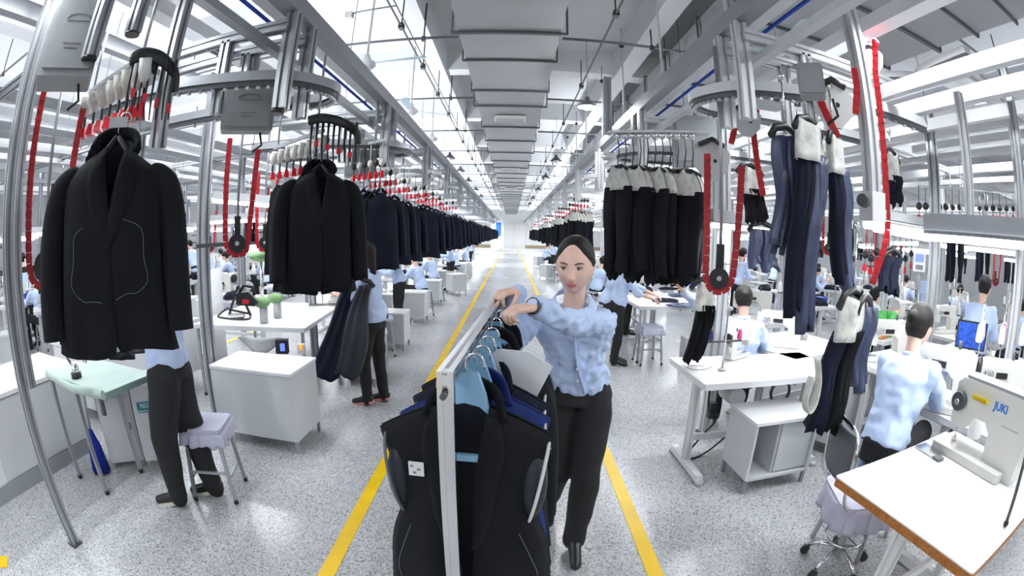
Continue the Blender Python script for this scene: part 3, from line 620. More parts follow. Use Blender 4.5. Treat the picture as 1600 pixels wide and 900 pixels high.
# --- hanging work pieces near right: placed by where they hang
def cloth_strip(label, top, bot, wt, wb, m, rz, group, cat='trousers', name='hanging_garment', bagged=True, seed=0, m2=None, hook=True, mid=None):
    """tall hanging garment made of two folded leg panels, draped from a black clip"""
    rnd = random.Random(seed); ph = rnd.uniform(0, 6); t = thing(name, label, cat, tuple(top), rz, group); L = top[2]-bot[2]
    sx = (Vector(bot)-Vector(top)); sx.z = 0; sx = Matrix.Rotation(-rz, 3, 'Z')@sx; z0 = 0.16 if bagged else 0.03
    for s, mm_ in ((-1, m), (1, m2 or m)):
        q = MB()
        for side in (-1, 1):
            def g(i, j, side=side, s=s):
                u = -1+2*i; w_ = (wt*(1-j)+wb*j)*0.5*(1+0.12*math.sin(6*j+ph+s)); x = s*w_*0.62+u*w_*0.75+sx.x*j+0.02*math.sin(5*j+ph)
                dd = 0.03*(max(0, 1-abs(u)**3))**0.5; zz = -z0-(L-z0)*j*(1+0.05*s*math.sin(ph))
                return Vector((x, side*dd+sx.y*j+0.018*math.sin(9*u+3*j+ph)+0.012*math.sin(7*j+2*ph)-0.015*s, zz+0.03*math.sin(3*u+ph)*j))
            q.grid(g, 9, 16)
        q.build('folded_panel', mm_, t, solid=0.004)
    if bagged:
        q = MB(); q.grid(lambda i, j: Vector((wt*(0.95-0.25*(1-j)**2)*math.cos(2*PI*i)+0.006*math.sin(9*PI*i+ph), (0.04+0.012*math.sin(8*PI*i+ph))*math.sin(2*PI*i), -0.0-0.2*j+0.035*abs(math.cos(2*PI*i))*(1-j)-0.03*abs(math.sin(PI*i))*(1-j))), 20, 6)
        q.build('waist_bag', 'bag_white', t, solid=0.004, label='cream cloth bag at the waist')
    MB().tube([(-0.13, 0, -0.05), (-0.09, 0, 0.0), (0, 0, 0.025), (0.09, 0, 0.0), (0.13, 0, -0.05)], 0.016, 8, ry=0.022).build('clip_bar', 'plastic_black', t)
    if hook:
        q = MB(); hl_ = RAIL_Z-0.02-top[2] if top[2] > 1.8 else 0.3; q.cyl((0, 0, 0.02), (0, 0, hl_), 0.006, 6); q.ell((0, 0, hl_+0.01), 0.02, 10, 6); q.build('hook_rod', 'chrome', t)
    return t
y_ = 1.85
cloth_strip('navy trousers under cream bag, tallest hanging piece beside the bright post', aty(1262, 192, y_), aty(1245, 500, y_), 0.14, 0.13, 'suit_navy', 0.35, 'work pieces hanging on the near right', seed=3, m2='lining_sheen')
cloth_strip('navy trousers under second cream bag, right of the tallest hanging piece', aty(1303, 215, y_+.05), aty(1318, 445, y_+.05), 0.1, 0.12, 'suit_navy', 0.6, 'work pieces hanging on the near right', seed=8, m2='lining_sheen')
cloth_strip('slate navy trouser leg hanging left of the tallest piece', aty(1228, 205, y_+.1), aty(1222, 385, y_+.1), 0.06, 0.07, 'lining_sheen', 0.3, 'work pieces hanging on the near right', seed=5, bagged=False)
cloth_strip('dark navy trousers low beside the chair, shiny lining showing', aty(1333, 462, 1.6), aty(1278, 672, 1.6), 0.13, 0.15, 'suit_navy', 0.3, 'work pieces hanging on the near right', seed=12, m2='suit_black')
cloth_strip('short piece with pale blue lining beside the low navy trousers', aty(1352, 470, 1.62), aty(1335, 600, 1.62), 0.05, 0.05, 'lining_sheen', 0.5, 'work pieces hanging on the near right', seed=13, bagged=False, hook=False)
cloth_strip('dark grey trousers with cream bag behind the pulley strand', aty(1172, 262, 3.0), aty(1185, 345, 3.0), 0.09, 0.14, 'suit_black', 0.2, 'work pieces hanging on the near right', seed=15)
cloth_strip('slate coloured cloth hanging below the second light bar', aty(1190, 352, 3.1), aty(1195, 418, 3.1), 0.18, 0.2, 'lining_sheen', 0.1, 'work pieces hanging on the near right', seed=18, bagged=False, hook=False)
cloth_strip('short dark trousers with cream bag right of the bright post', aty(1392, 240, 2.3), aty(1397, 318, 2.3), 0.1, 0.1, 'suit_navy', 0.2, 'work pieces hanging on the near right', seed=20)
cloth_strip('black and blue garment held up by the worker at the right-hand table', aty(1105, 440, 2.95), aty(1085, 560, 2.95), 0.09, 0.1, 'suit_black', 0.1, 'work pieces hanging on the near right', seed=22)
cloth_strip('dark blue work piece hanging behind the seated worker', aty(1395, 395, 2.4), aty(1385, 455, 2.4), 0.13, 0.15, 'suit_navy', 0.1, 'work pieces hanging on the near right', seed=25, bagged=False)
q = tag(MB().tube(smooth_path([(0, 0, 0), (0.03, 0, -0.1), (0.03, 0, -0.2), (0.0, 0.0, -0.24), (-0.03, 0, -0.18), (-0.015, 0, -0.08)], 4), 0.028, 8, ry=0.008).build('pocket_bag', 'bag_white'), 'cream pocket bag dangling left of the low navy trousers', 'pocket bag'); q.location = aty(1277, 560, 1.55)

# ------------------------------------------------------------------ chain elevators, control boxes
def strip_chain(t, path, name='link_chain', m='red_chain', w_=0.04):
    pts = [Vector(p) for p in path]; q = MB(); acc = 0; L = 0; seg = 0.055; cur = pts[0]; out = [cur]
    for p in pts[1:]:
        while (p-out[-1]).length > seg: out.append(out[-1]+(p-out[-1]).normalized()*seg)
    for a, b_ in zip(out[:-1], out[1:]):
        d = (b_-a); y = Vector((0, 1, 0)); x = d.cross(y)
        if x.length < 1e-6: continue
        x.normalize(); d.normalize(); R = Matrix((x, y, d)).transposed(); q.box((a+b_)/2, (w_, w_*0.45, seg*0.97), mx=R); q.box((a+b_)/2, (w_*1.08, w_*0.6, seg*0.3), mx=R)
    o = q.build(name, m, t); o['kind'] = 'stuff'; return o
def elevator(label, c, ztop, zbot, half, rz, group='red chain elevators', plate=True, arm=True):
    t = thing('chain_elevator', label, 'elevator', (c[0], c[1], zbot), rz, group); H = ztop-zbot; r = half
    path = [(-half, 0, H), (-half*1.05, 0, H*0.6), (-half, 0, r*1.2)]+[(-r*math.cos(a), 0, r*(1-math.sin(a))) for a in [k*PI/8 for k in range(1, 8)]]+[(half, 0, r*1.2), (half*1.25, 0, H*0.5), (half*1.5, 0, H*0.95)]
    strip_chain(t, path)
    MB().cyl((0, -0.02, r), (0, 0.02, r), r*0.72, 20).build('pulley', 'plastic_black', t); MB().cyl((0, -0.026, r), (0, 0.026, r), r*0.18, 10).build('hub', 'plastic_grey', t)
    MB().box((0, 0.04, r+0.09), (0.05, 0.02, 0.22)).build('pulley_bracket', 'plastic_black', t)
    MB().cyl((0, 0.05, r+0.15), (0, 0.05, 2.88-zbot), 0.012, 6).build('support_rod', 'aluminium', t)
    if arm: MB().bar((0, 0.04, r), (-0.34, 0.06, r-0.01), 0.03, 0.03).build('clamp_arm', 'dark_metal', t)
    return t
def plate(label, loc, rz, rx=0.0, s=1.0, group='rounded conveyor cover plates', m='plastic_white'):
    t = thing('cover_plate', label, 'cover plate', tuple(loc), group=group, rot=(rx, 0, rz)); pl = [(-0.12, 0.1), (-0.06, 0.13), (0.06, 0.12), (0.12, 0.05), (0.1, -0.06), (0.03, -0.13), (-0.05, -0.12), (-0.12, -0.03)]
    MB().prism([(x*s, z*s) for x, z in pl], 0.03, axis='y').build('shell', m, t); MB().cyl((0.02, -0.017, 0.0), (0.02, 0.0, 0.0), 0.015, 8).build('bolt', 'plastic_black', t)
    MB().tube([(-0.09*s, -0.02, 0.1*s), (0, -0.03, 0.14*s), (0.08*s, -0.02, 0.1*s)], 0.02, 6).build('black_guide', 'plastic_black', t)
    return t
def ctrl_box(label, loc, rz, w_=0.36, h=0.36, d=0.16, tilt=0.0, group=None, emb=True):
    t = thing('control_box', label, 'control box', tuple(loc), group=group, rot=(tilt, 0, rz)); MB().rbox((0, 0, 0), (w_, h, d), 0.025).v
    q = MB(); q.rbox((0, 0, 0), (w_, h, d), 0.02, axis='y'); q.build('housing', 'box_grey', t)
    MB().rbox((0, -d/2-0.006, 0), (w_*0.86, h*0.86, 0.012), 0.015, axis='y').build('lid', 'box_grey', t)
    q = MB()
    if not emb: w_ = 0.001
    for k in range(7): a = PI*(0.15+0.7*k/6); q.box((-w_*0.22*math.cos(a), -d/2-0.014, h*0.12+0.03*math.sin(a)), (0.03, 0.002, 0.006), mx=Matrix.Rotation(a-PI/2, 3, 'Y'))
    q.box((0, -d/2-0.014, h*0.1), (w_*0.42, 0.002, 0.006)); 
    if emb:
        q.build('arched_emblem', 'text_grey', t)
        for k in range(2): MB().box((0, -d/2-0.014, -h*0.16-0.025*k), (w_*0.3-0.02*k, 0.002, 0.008)).build('printed_line', 'text_grey', t)
    MB().cyl((0.0, 0.03, h/2), (0, 0.03, h/2+(0.2 if emb else 0.05)), 0.04 if emb else 0.015, 10).build('mount_tube', 'plastic_grey', t)
    MB().tube([(0.1, 0, -h/2), (0.12, 0.02, -h/2-0.08), (0.06, 0.04, -h/2-0.12)], 0.008, 5).build('cable', 'plastic_black', t)
    return t
ctrl_box('big grey control box hanging at the top left beside the double post', aty(115, 62, 1.22), 1.0, 0.34, 0.5, 0.18, tilt=-0.15)
ctrl_box('grey control box above the red chain loop on the left', aty(388, 168, 2.55), 0.62, 0.36, 0.34, 0.13)
ctrl_box('pale grey control box behind the second left rack', aty(563, 253, 5.0), 0.4, 0.36, 0.36, 0.16)
ctrl_box('grey control box behind the trousers bunch', aty(1090, 222, 4.3), -0.4, 0.5, 0.5, 0.2)
ctrl_box('grey motor box beside the white cover plate at the upper right', aty(1268, 128, 1.75), -0.7, 0.14, 0.17, 0.09, emb=False)
elevator('red chain loop round a black pulley below the left control box', (-2.0, 2.93), 2.35, 1.47, 0.095, 0.55)
elevator('red chain loop at the far left between the double post and the jackets', (-2.36, 1.36), 2.48, 1.4, 0.12, 0.95)
t = elevator('red chain loop round a black pulley at the first right-hand table', (1.22, 2.5), 2.15, 1.33, 0.085, -0.45, arm=False)
t = thing('chain_elevator', 'red chain strand bending over the white plate right of the aisle', 'elevator', tuple(aty(1165, 165, 2.75)), -0.4, 'red chain elevators'); strip_chain(t, [(0.1, 0, -0.62), (0.06, 0, -0.4), (0.04, 0, -0.15), (0.08, 0, -0.02)]); strip_chain(t, [(-0.12, 0, -0.28), (-0.07, 0, -0.1), (-0.03, 0, 0.03), (0.04, 0, 0.06)])
t = thing('chain_elevator', 'red chain strand right of the bright post', 'elevator', tuple(aty(1370, 80, 1.9)), -0.8, 'red chain elevators'); strip_chain(t, [(0.0, 0, 0.06), (-0.05, 0, -0.2), (-0.05, 0, -0.5), (-0.05, 0, -0.86), (-0.04, 0, -1.1), (-0.07, 0, -1.25), (-0.13, 0, -1.42)]); MB().ell((0, 0, 0.06), 0.03, 8, 6).build('end_knob', 'red_clip', t)
t = thing('chain_elevator', 'short red chain strand left of the bright post top', 'elevator', tuple(aty(1335, 112, 1.85)), -0.7, 'red chain elevators'); strip_chain(t, [(0.0, 0, 0.02), (0.0, 0, -0.12), (-0.03, 0, -0.26)])
t = thing('chain_elevator', 'red chain strand between the two cream bags', 'elevator', tuple(aty(1288, 168, 1.9)), -0.7, 'red chain elevators'); strip_chain(t, [(-0.02, 0, 0.04), (0.03, 0, -0.1), (0.08, 0, -0.2)])
t = thing('chain_elevator', 'red chain strand behind the low navy trousers', 'elevator', tuple(aty(1325, 385, 1.95)), -0.7, 'red chain elevators'); strip_chain(t, [(0.0, 0, 0.02), (-0.03, 0, -0.12), (-0.04, 0, -0.24)])
plate('rounded white cover plate at the upper right over the cream bags', aty(1303, 165, 1.9), -0.6, s=1.0)
plate('rounded grey cover plate between the red strands right of the aisle', aty(1168, 190, 2.75), -0.4, s=0.85, m='plastic_grey')
plate('rounded grey cover plate beside the trousers bunch', aty(1113, 252, 3.2), -0.3, s=1.2, m='plastic_grey')
plate('rounded white cover plate right of the bright post top', aty(1362, 95, 2.05), -0.8, s=0.75)
el = elevator('x', (0, 0), 2.3, 1.45, 0.09, 0); index_children(); n = 0
for s in (-1, 1):
    for r, xx in enumerate((2.62, 4.1, 5.6, 7.6, 9.6)):
        for k in range(7):
            if (k+r+(s > 0)) % 2: continue
            y = 4.4+2.25*k+0.5*r if r < 2 else 2.6+2.3*k
            if r == 1 and k == 0 and s < 0: y = 4.4
            dup(el, (s*xx, y, 1.45+0.15*math.sin(k+r)), rz=-s*0.5, label='small red chain loop in the %s hall, %s row out, %s from the camera' % (('left', 'right')[s > 0], ORD[r], ORD[k]), group='red chain elevators in the outer rows')
for c in list(ALLK.get(el.name, [])): bpy.data.objects.remove(c)
bpy.data.objects.remove(el); ALLK.clear()
# ------------------------------------------------------------------ people
def remeshed(q, name, material, voxel, smooth=4, wrinkle=0.0, wscale=0.11, dec=0.0):
    me = q.mesh('tmp', material); o = bpy.data.objects.new('tmp', me); COL.objects.link(o)
    md = o.modifiers.new('r', 'REMESH'); md.mode = 'VOXEL'; md.voxel_size = voxel; md.use_smooth_shade = True
    sm = o.modifiers.new('s', 'SMOOTH'); sm.factor = 0.5; sm.iterations = smooth
    if wrinkle:
        tx = bpy.data.textures.get('folds%.3f' % wscale) or bpy.data.textures.new('folds%.3f' % wscale, 'MARBLE'); tx.noise_scale = wscale*2.2; tx.turbulence = 9; tx.noise_depth = 1; tx.marble_type = 'SOFT'
        dm = o.modifiers.new('d', 'DISPLACE'); dm.texture = tx; dm.strength = wrinkle; dm.mid_level = 0.5; dm.texture_coords = 'LOCAL'
    if dec: dc = o.modifiers.new('c', 'DECIMATE'); dc.ratio = dec
    dg = bpy.context.evaluated_depsgraph_get(); ne = bpy.data.meshes.new_from_object(o.evaluated_get(dg)); ne.name = name
    bpy.data.objects.remove(o); ne.polygons.foreach_set('use_smooth', [True]*len(ne.polygons))
    if not ne.materials: ne.materials.append(M[material])
    return ne
def put(me, name, parent, label=None):
    o = bpy.data.objects.new(name, me); COL.objects.link(o); o.parent = parent
    if label: o['label'] = label
    return o
def ik(S, T, l1, l2, hint):
    S, T = Vector(S), Vector(T); d = T-S; L = min(d.length, (l1+l2)*0.995); dn = d.normalized(); T = S+dn*L
    a = (l1*l1-l2*l2+L*L)/(2*L); h = math.sqrt(max(0, l1*l1-a*a)); hv = Vector(hint)-dn*Vector(hint).dot(dn); hv.normalize(); return S+dn*a+hv*h, T
def pose(loc, rz, H=1.6, seated=False, lean=0.0, lh=None, rh=None, side=0.0, step=0.0, seat=0.45, feet=None, twist=0.0, drop=0.0):
    """joint positions in world space; hands given in the person's own frame (x to their left, -y ahead)"""
    R = Matrix.Rotation(rz, 3, 'Z'); k = H/1.6; O = Vector((loc[0], loc[1], 0)); W_ = lambda x, y, z: O+R@Vector((x*k, y*k, 0))+Vector((0, 0, z*k))
    ph = (seat+0.09)/k if seated else 0.86-drop; up = 0.45; J = {}
    cl, sl = math.cos(lean), math.sin(lean); top = (side, -up*sl, ph+up*cl)
    J['pelvis'] = W_(0, 0, ph); J['neck'] = W_(*top); J['head'] = W_(top[0]*1.2, -up*sl-0.2*math.sin(lean*0.7)*1.0-0.02, top[2]+0.172*math.cos(lean*0.5))
    J['R'] = R@Matrix.Rotation(twist, 3, 'Z'); J['Rp'] = R; J['k'] = k; J['lean'] = lean
    for s, nm, tgt in ((1, 'l', lh), (-1, 'r', rh)):
        cs, ss = math.cos(twist), math.sin(twist)
        S = W_(top[0]+s*0.155*cs, top[1]+0.01+s*0.155*ss, top[2]-0.045); tg = tgt or (s*0.2, -0.05, ph-0.02)
        T = W_(*tg); hint = R@Vector((s*0.35, 0.25, -1)); J['sh'+nm] = S; J['el'+nm], J['wr'+nm] = ik(S, T, 0.265*k, 0.235*k, hint)
        hip = W_(s*0.085, 0, ph-0.03); J['hip'+nm] = hip
        if seated: J['kn'+nm] = W_(s*0.12, -0.4, ph-0.02); J['an'+nm] = W_(s*0.12, -0.36, 0.07)
        else:
            st = step*s; J['an'+nm] = W_(s*0.085, -st, 0.07+(0.06 if st < -0.1 else 0)); J['kn'+nm] = W_(s*0.09, -st*0.5-0.03, 0.46)
        if feet: J['kn'+nm], J['an'+nm] = Vector(feet[nm][0]), Vector(feet[nm][1])
        J['toe'+nm] = J['an'+nm]+(R@Vector((0, -0.15*k, 0)))+Vector((0, 0, -0.04*k))
    return J
def head_verts(q, C, R, k, n=56, m=44, detail=True):
    vs = []
    g = lambda x, z, cx, cz, sx, sz: math.exp(-((x-cx)/sx)**2-((z-cz)/sz)**2)
    for i in range(m+1):
        th = PI*i/m
        for j in range(n):
            a = 2*PI*j/n; x = 0.0785*math.sin(th)*math.sin(a); y = -0.092*math.sin(th)*math.cos(a); z = 0.116*math.cos(th)
            if z < 0: f = (-z/0.116); x *= 1-0.27*f**1.7; y = y*(1-0.05*f) if y < 0 else y*(1-0.55*f); 
            if y > 0: y *= 1.05
            if y < 0.0 and detail:
                fr = min(1, -y/0.03); d = 0
                d += 0.021*g(x, z, 0, -0.03, 0.0115, 0.015)+0.011*g(x, z, 0, -0.008, 0.009, 0.022)+0.006*(g(x, z, 0.011, -0.035, 0.007, 0.008)+g(x, z, -0.011, -0.035, 0.007, 0.008))
                d -= 0.0085*(g(x, z, 0.031, 0.008, 0.016, 0.012)+g(x, z, -0.031, 0.008, 0.016, 0.012))
                d += 0.004*(g(x, z, 0.031, 0.028, 0.022, 0.008)+g(x, z, -0.031, 0.028, 0.022, 0.008))+0.005*(g(x, z, 0.041, -0.022, 0.02, 0.02)+g(x, z, -0.041, -0.022, 0.02, 0.02))
                d += 0.0075*g(x, z, 0, -0.06, 0.021, 0.010)-0.004*g(x, z, 0, -0.0605, 0.02, 0.0025)-0.004*g(x, z, 0, -0.077, 0.02, 0.008)+0.008*g(x, z, 0, -0.098, 0.022, 0.014)
                y -= d*fr
            vs.append(C+R@(Vector((x, y, z))*k))
    q.add(vs, [(i*n+j, (i+1)*n+j, (i+1)*n+(j+1) % n, i*n+(j+1) % n) for i in range(m) for j in range(n)], True)
    for s in (-1, 1): q.ell(C+R@(Vector((s*0.074, 0.008, -0.005))*k), (0.009*k, 0.018*k, 0.032*k), 10, 8, mx=R)
def hand(q, Wp, fdir, pn, k, curl, side, spread=0.0, thumb=1.0):
    """five separate fingers; fdir along the palm, pn out of the palm, curl per joint"""
    f = Vector(fdir).normalized(); p = Vector(pn); p = (p-f*p.dot(f)).normalized(); l = f.cross(p)*side; Wp = Vector(Wp)
    for t_ in (-0.026, -0.009, 0.009, 0.026): q.caps(Wp+l*t_*0.6*k, Wp+f*0.078*k+l*t_*k, 0.0155*k, 0.0125*k, 8)
    for i, (o, L, r) in enumerate(((0.029, 0.066, 0.0088), (0.010, 0.075, 0.0092), (-0.010, 0.07, 0.0088), (-0.028, 0.056, 0.0078))):
        pt = Wp+f*0.082*k+l*o*k; a = 0.0
        for j, fr in enumerate((0.45, 0.31, 0.24)):
            a += curl[j]*(1+0.08*i); d = (f*math.cos(a)+p*math.sin(a)+l*spread*o*10).normalized(); nx = pt+d*(L*fr*k); q.caps(pt, nx, r*k*(1-0.07*j), r*k*(0.95-0.07*j), 8); pt = nx
    pt = Wp+f*0.02*k+l*0.026*k; d = (f*0.7+l*0.75+p*0.25*thumb).normalized(); nx = pt+d*0.038*k; q.caps(pt, nx, 0.0125*k, 0.0105*k, 8)
    d = (f*0.65+l*0.1+p*0.75*thumb).normalized(); n2 = nx+d*0.032*k; q.caps(nx, n2, 0.0105*k, 0.0095*k, 8); d = (f*0.6-l*0.15+p*0.7*thumb).normalized(); q.caps(n2, n2+d*0.024*k, 0.0095*k, 0.008*k, 8)
def oval(q, rings, n=20):
    vs = []
    for c, x, y, rx, ry in rings:
        for j in range(n):
            a = 2*PI*j/n; ca, sa = math.cos(a), math.sin(a); vs.append(Vector(c)+Vector(x)*(rx*math.copysign(abs(ca)**0.85, ca))+Vector(y)*(ry*math.copysign(abs(sa)**0.85, sa)))
    m = len(rings); fs = [(i*n+j, i*n+(j+1) % n, (i+1)*n+(j+1) % n, (i+1)*n+j) for i in range(m-1) for j in range(n)]+[tuple(range(n))[::-1], tuple((m-1)*n+j for j in range(n))]
    q.add(vs, fs, True)
def person(label, J, group=None, hyaw=0.0, hpitch=0.0, voxel=0.009, cv=0.012, hands=None, bun=True, face=False, wr=0.018, shirt='shirt_blue', shoe='shoe_black', long_hair=False, sleeve=1.0, dec=0.0, cap=None, sole=None, hs=1.0, baggy=1.0):
    root_p = Vector(((J['anl'].x+J['anr'].x)/2, (J['anl'].y+J['anr'].y)/2, 0)); t = thing('person', label, 'person', tuple(root_p), group=group)
    J = {a: (b_-root_p if isinstance(b_, Vector) else b_) for a, b_ in J.items()}
    k = J['k']; R = J['R']; Rp = J['Rp']; X = R@Vector((1, 0, 0)); Y = R@Vector((0, 1, 0)); Xp = Rp@Vector((1, 0, 0)); Yp = Rp@Vector((0, 1, 0))
    pel, nk, hd = J['pelvis'], J['neck'], J['head']; sp = (nk-pel).normalized(); Yt = (Y-sp*Y.dot(sp)).normalized(); Ypt = (Yp-sp*Yp.dot(sp)).normalized()
    HR = Rp@Matrix.Rotation(hyaw, 3, 'Z')@Matrix.Rotation(hpitch, 3, 'X')
    # body: head, neck, trunk, arms with hands, legs grown into one surface
    q = MB(); head_verts(q, hd, HR, k*hs, detail=face)
    q.caps(nk-sp*0.03*k, hd+HR@Vector((0, 0.028, -0.055))*k, 0.05*k, 0.046*k, 14)
    oval(q, [(pel+sp*(0.02*k), Xp, Ypt, 0.105*k, 0.07*k), (pel+(nk-pel)*0.35, X, Yt, 0.105*k, 0.08*k), (pel+(nk-pel)*0.75, X, Yt, 0.125*k, 0.09*k), (nk-sp*0.04*k, X, Yt, 0.1*k, 0.055*k), (nk, X, Yt, 0.055*k, 0.05*k)])
    for s, nm in ((1, 'l'), (-1, 'r')):
        q.caps(nk-sp*0.05*k, J['sh'+nm], 0.045*k, 0.042*k); q.caps(J['sh'+nm], J['el'+nm], 0.04*k, 0.033*k); q.caps(J['el'+nm], J['wr'+nm], 0.034*k, 0.023*k)
        q.caps(pel-sp*0.03*k, J['hip'+nm], 0.06*k, 0.06*k); q.caps(J['hip'+nm], J['kn'+nm], 0.058*k, 0.045*k); q.caps(J['kn'+nm], J['an'+nm], 0.047*k, 0.033*k); q.caps(J['an'+nm], J['an'+nm].lerp(J['toe'+nm], 0.6)+Vector((0, 0, 0.01)), 0.026*k, 0.016*k)
        h = (hands or {}).get(nm); d = (J['wr'+nm]-J['el'+nm]).normalized()
        if h: hand(q, J['wr'+nm], h[0], h[1], k, h[2], h[3])
        else: hand(q, J['wr'+nm], d, Rp@Vector((-s*0.8, 0, -0.4)) if d.z < -0.5 else Vector((0, 0, -1)), k, (0.35, 0.4, 0.3), s)
    put(remeshed(q, 'body', 'skin', voxel, 3 if face else 2, dec=dec), 'body', t)
    # shirt
    q = MB(); ln = (nk-pel)
    oval(q, [(pel+sp*(-0.02*k), Xp, Ypt, 0.152*k, 0.118*k), (pel+sp*(0.05*k), Xp, Ypt, 0.158*k, 0.12*k), (pel+ln*0.32, (Xp+X)/2, (Ypt+Yt)/2, 0.138*k, 0.105*k), (pel+ln*0.55, X, Yt, 0.148*k, 0.112*k), (pel+ln*0.75, X, Yt, 0.158*k, 0.115*k), (pel+ln*0.88, X, Yt, 0.15*k, 0.095*k), (pel+ln*0.97, X, Yt, 0.1*k, 0.07*k), (nk+sp*0.005, X, Yt, 0.065*k, 0.06*k)], 24)
    for nm in 'lr':
        q.caps(nk-sp*0.055*k, J['sh'+nm], 0.055*k, 0.06*k); q.caps(J['sh'+nm], J['el'+nm], 0.06*k, 0.05*k); e = J['el'+nm]; w_ = e+(J['wr'+nm]-e)*(0.93*sleeve); q.caps(e, w_, 0.05*k, 0.036*k if sleeve > 0.9 else 0.05*k)
        q.caps(J['sh'+nm]-sp*0.03*k, J['sh'+nm].lerp(pel, 0.35), 0.05*k, 0.06*k)
    put(remeshed(q, 'shirt', shirt, cv, 4, wr, 0.03 if face else 0.075, dec=dec), 'shirt', t)
    if not face and dec == 0: MB().tube([nk+sp*0.012*k+X*(0.056*k*math.cos(a))+Yt*(0.054*k*math.sin(a)) for a in [q_*PI/8 for q_ in range(16)]], 0.011, 8, closed=True, ry=0.02).build('collar', shirt, t)
    if face:
        c = nk+sp*0.03*k
        for s in (-1, 1):
            pts = [c+X*(s*a)*k+Yt*(b_)*k+sp*(z)*k for a, b_, z in ((0.0, 0.068, 0.03), (0.045, 0.055, 0.026), (0.07, 0.01, 0.01), (0.062, -0.055, -0.012), (0.03, -0.1, -0.055))]
            def col(i, j, pts=smooth_path(pts, 5), s=s):
                p = pts[min(len(pts)-1, int(round(i*(len(pts)-1))))]; w_ = 0.035+0.04*i**3; o = (p-c); o = (o-sp*o.dot(sp)).normalized(); return p+o*(0.034*j*k)-sp*(w_*j*k)+o*0.004
            MB().grid(col, 20, 4).build('collar', shirt, t, solid=0.004)
        o0 = nk-Yt*0.075*k-sp*0.05*k
        q = MB(); q.tube([nk-Yt*(0.085)*k-sp*0.06*k, pel+ln*0.7-Yt*0.128*k, pel+ln*0.4-Yt*0.119*k, pel-Ypt*0.13*k], 0.006, 6, ry=0.016); q.build('placket', shirt, t)
        for f in (0.82, 0.66, 0.5, 0.34, 0.18): MB().ell(pel+ln*f-Yt*(0.132 if f > 0.3 else 0.136)*k, 0.006, 8, 6).build('button', 'plastic_white', t)
        for nm in 'lr':
            d = (J['wr'+nm]-J['el'+nm]).normalized(); e = J['el'+nm]+(J['wr'+nm]-J['el'+nm])*0.93
            MB().cyl(e-d*0.03, e+d*0.02, 0.0385*k, 16).build('cuff', shirt, t)
        d = (J['wrl']-J['ell']).normalized(); MB().tube([J['wrl']+d*0.004, J['wrl']+d*0.018], 0.031*k, 16).build('wristwatch', 'dark_metal', t)
        f = lambda x, y, z: hd+HR@(Vector((x, y, z))*k*hs)
        for s in (-1, 1):
            MB().ell(f(s*0.031, -0.0755, 0.007), (0.013*k, 0.008*k, 0.0042*k), 14, 8, mx=HR).build('eye', 'eye_white', t)
            e_ = MB().ell(f(s*0.031-0.002, -0.0806, 0.0062), (0.0062*k, 0.0035*k, 0.0042*k), 12, 6, mx=HR).build('iris', 'iris', t)
            MB().tube([f(s*0.0165, -0.0805, 0.009), f(s*0.025, -0.0845, 0.0135), f(s*0.035, -0.0825, 0.0135), f(s*0.0465, -0.0735, 0.0085)], 0.0016*k, 6).build('eyelash', 'iris', t)
            MB().tube([f(s*0.014, -0.0905, 0.026), f(s*0.028, -0.0885, 0.031), f(s*0.041, -0.0795, 0.0305), f(s*0.05, -0.069, 0.025)], [0.0022*k, 0.003*k, 0.0028*k, 0.001*k], 6).build('eyebrow', 'brow', t)
            MB().tube([f(s*0.03-0.015, -0.081, 0.0035), f(s*0.03, -0.0835, 0.0005), f(s*0.03+0.015, -0.079, 0.0035)], 0.001*k, 5).build('lower_lid', 'skin', t)
        q = MB(); q.tube([f(-0.023, -0.0855, -0.0595), f(-0.01, -0.0955, -0.056), f(0, -0.0965, -0.0575), f(0.01, -0.0955, -0.056), f(0.023, -0.0855, -0.0595)], [0.001, 0.0045, 0.0045, 0.0045, 0.001], 8); q.tube([f(-0.02, -0.087, -0.0615), f(0, -0.096, -0.0665), f(0.02, -0.087, -0.0615)], [0.001, 0.0055, 0.001], 8); q.build('lips', 'lips', t)
    # trousers
    q = MB(); oval(q, [(pel+sp*0.035*k, Xp, Ypt, 0.135*k, 0.1*k), (pel-sp*0.02*k, Xp, Ypt, 0.152*k, 0.112*k), ((J['hipl']+J['hipr'])/2-Vector((0, 0, 0.05*k)), Xp, Yp, 0.162*k, 0.115*k)], 24)
    for nm in 'lr':
        a = J['an'+nm]+(J['kn'+nm]-J['an'+nm])*-0.04
        q.caps(J['hip'+nm]-Vector((0, 0, 0.02)), J['kn'+nm], 0.09*k*baggy**.5, 0.07*k*baggy); q.caps(J['kn'+nm], a, 0.07*k*baggy, 0.058*k*min(baggy, 1.08))
    put(remeshed(q, 'trousers', 'trouser_black', cv, 4, wr*0.7, 0.14, dec=dec), 'trousers', t)
    for nm in 'lr':
        a, b_ = J['an'+nm], J['toe'+nm]; f = (b_-a); f.z = 0; f.normalize(); l = Vector((f.y, -f.x, 0)); tl = (b_-a).normalized(); upz = l.cross(tl)*-1
        if upz.z < 0: upz = -upz
        q = MB(); q.caps(a-tl*0.03*k+upz*0.0, a+tl*0.06*k-upz*0.0, 0.04*k, 0.036*k, 12); q.caps(a+tl*0.02*k, a+tl*0.17*k-upz*0.008, 0.037*k, 0.03*k, 12)
        o = put(remeshed(q, 'shoe', shoe, 0.008, 2), 'shoe', t)
        if sole: c = a+tl*0.06*k-upz*0.036; MB().prism([(x, y) for x, y in ((-0.036, -0.1), (0.036, -0.1), (0.042, 0.03), (0.03, 0.12), (-0.03, 0.12), (-0.042, 0.03))], 0.024, c, mx=Matrix((l, tl, l.cross(tl))).transposed()).build('sole', sole, o)
    # hair
    q = MB(); f = lambda x, y, z: hd+HR@(Vector((x, y, z))*k*hs); k0 = k; k = k*hs
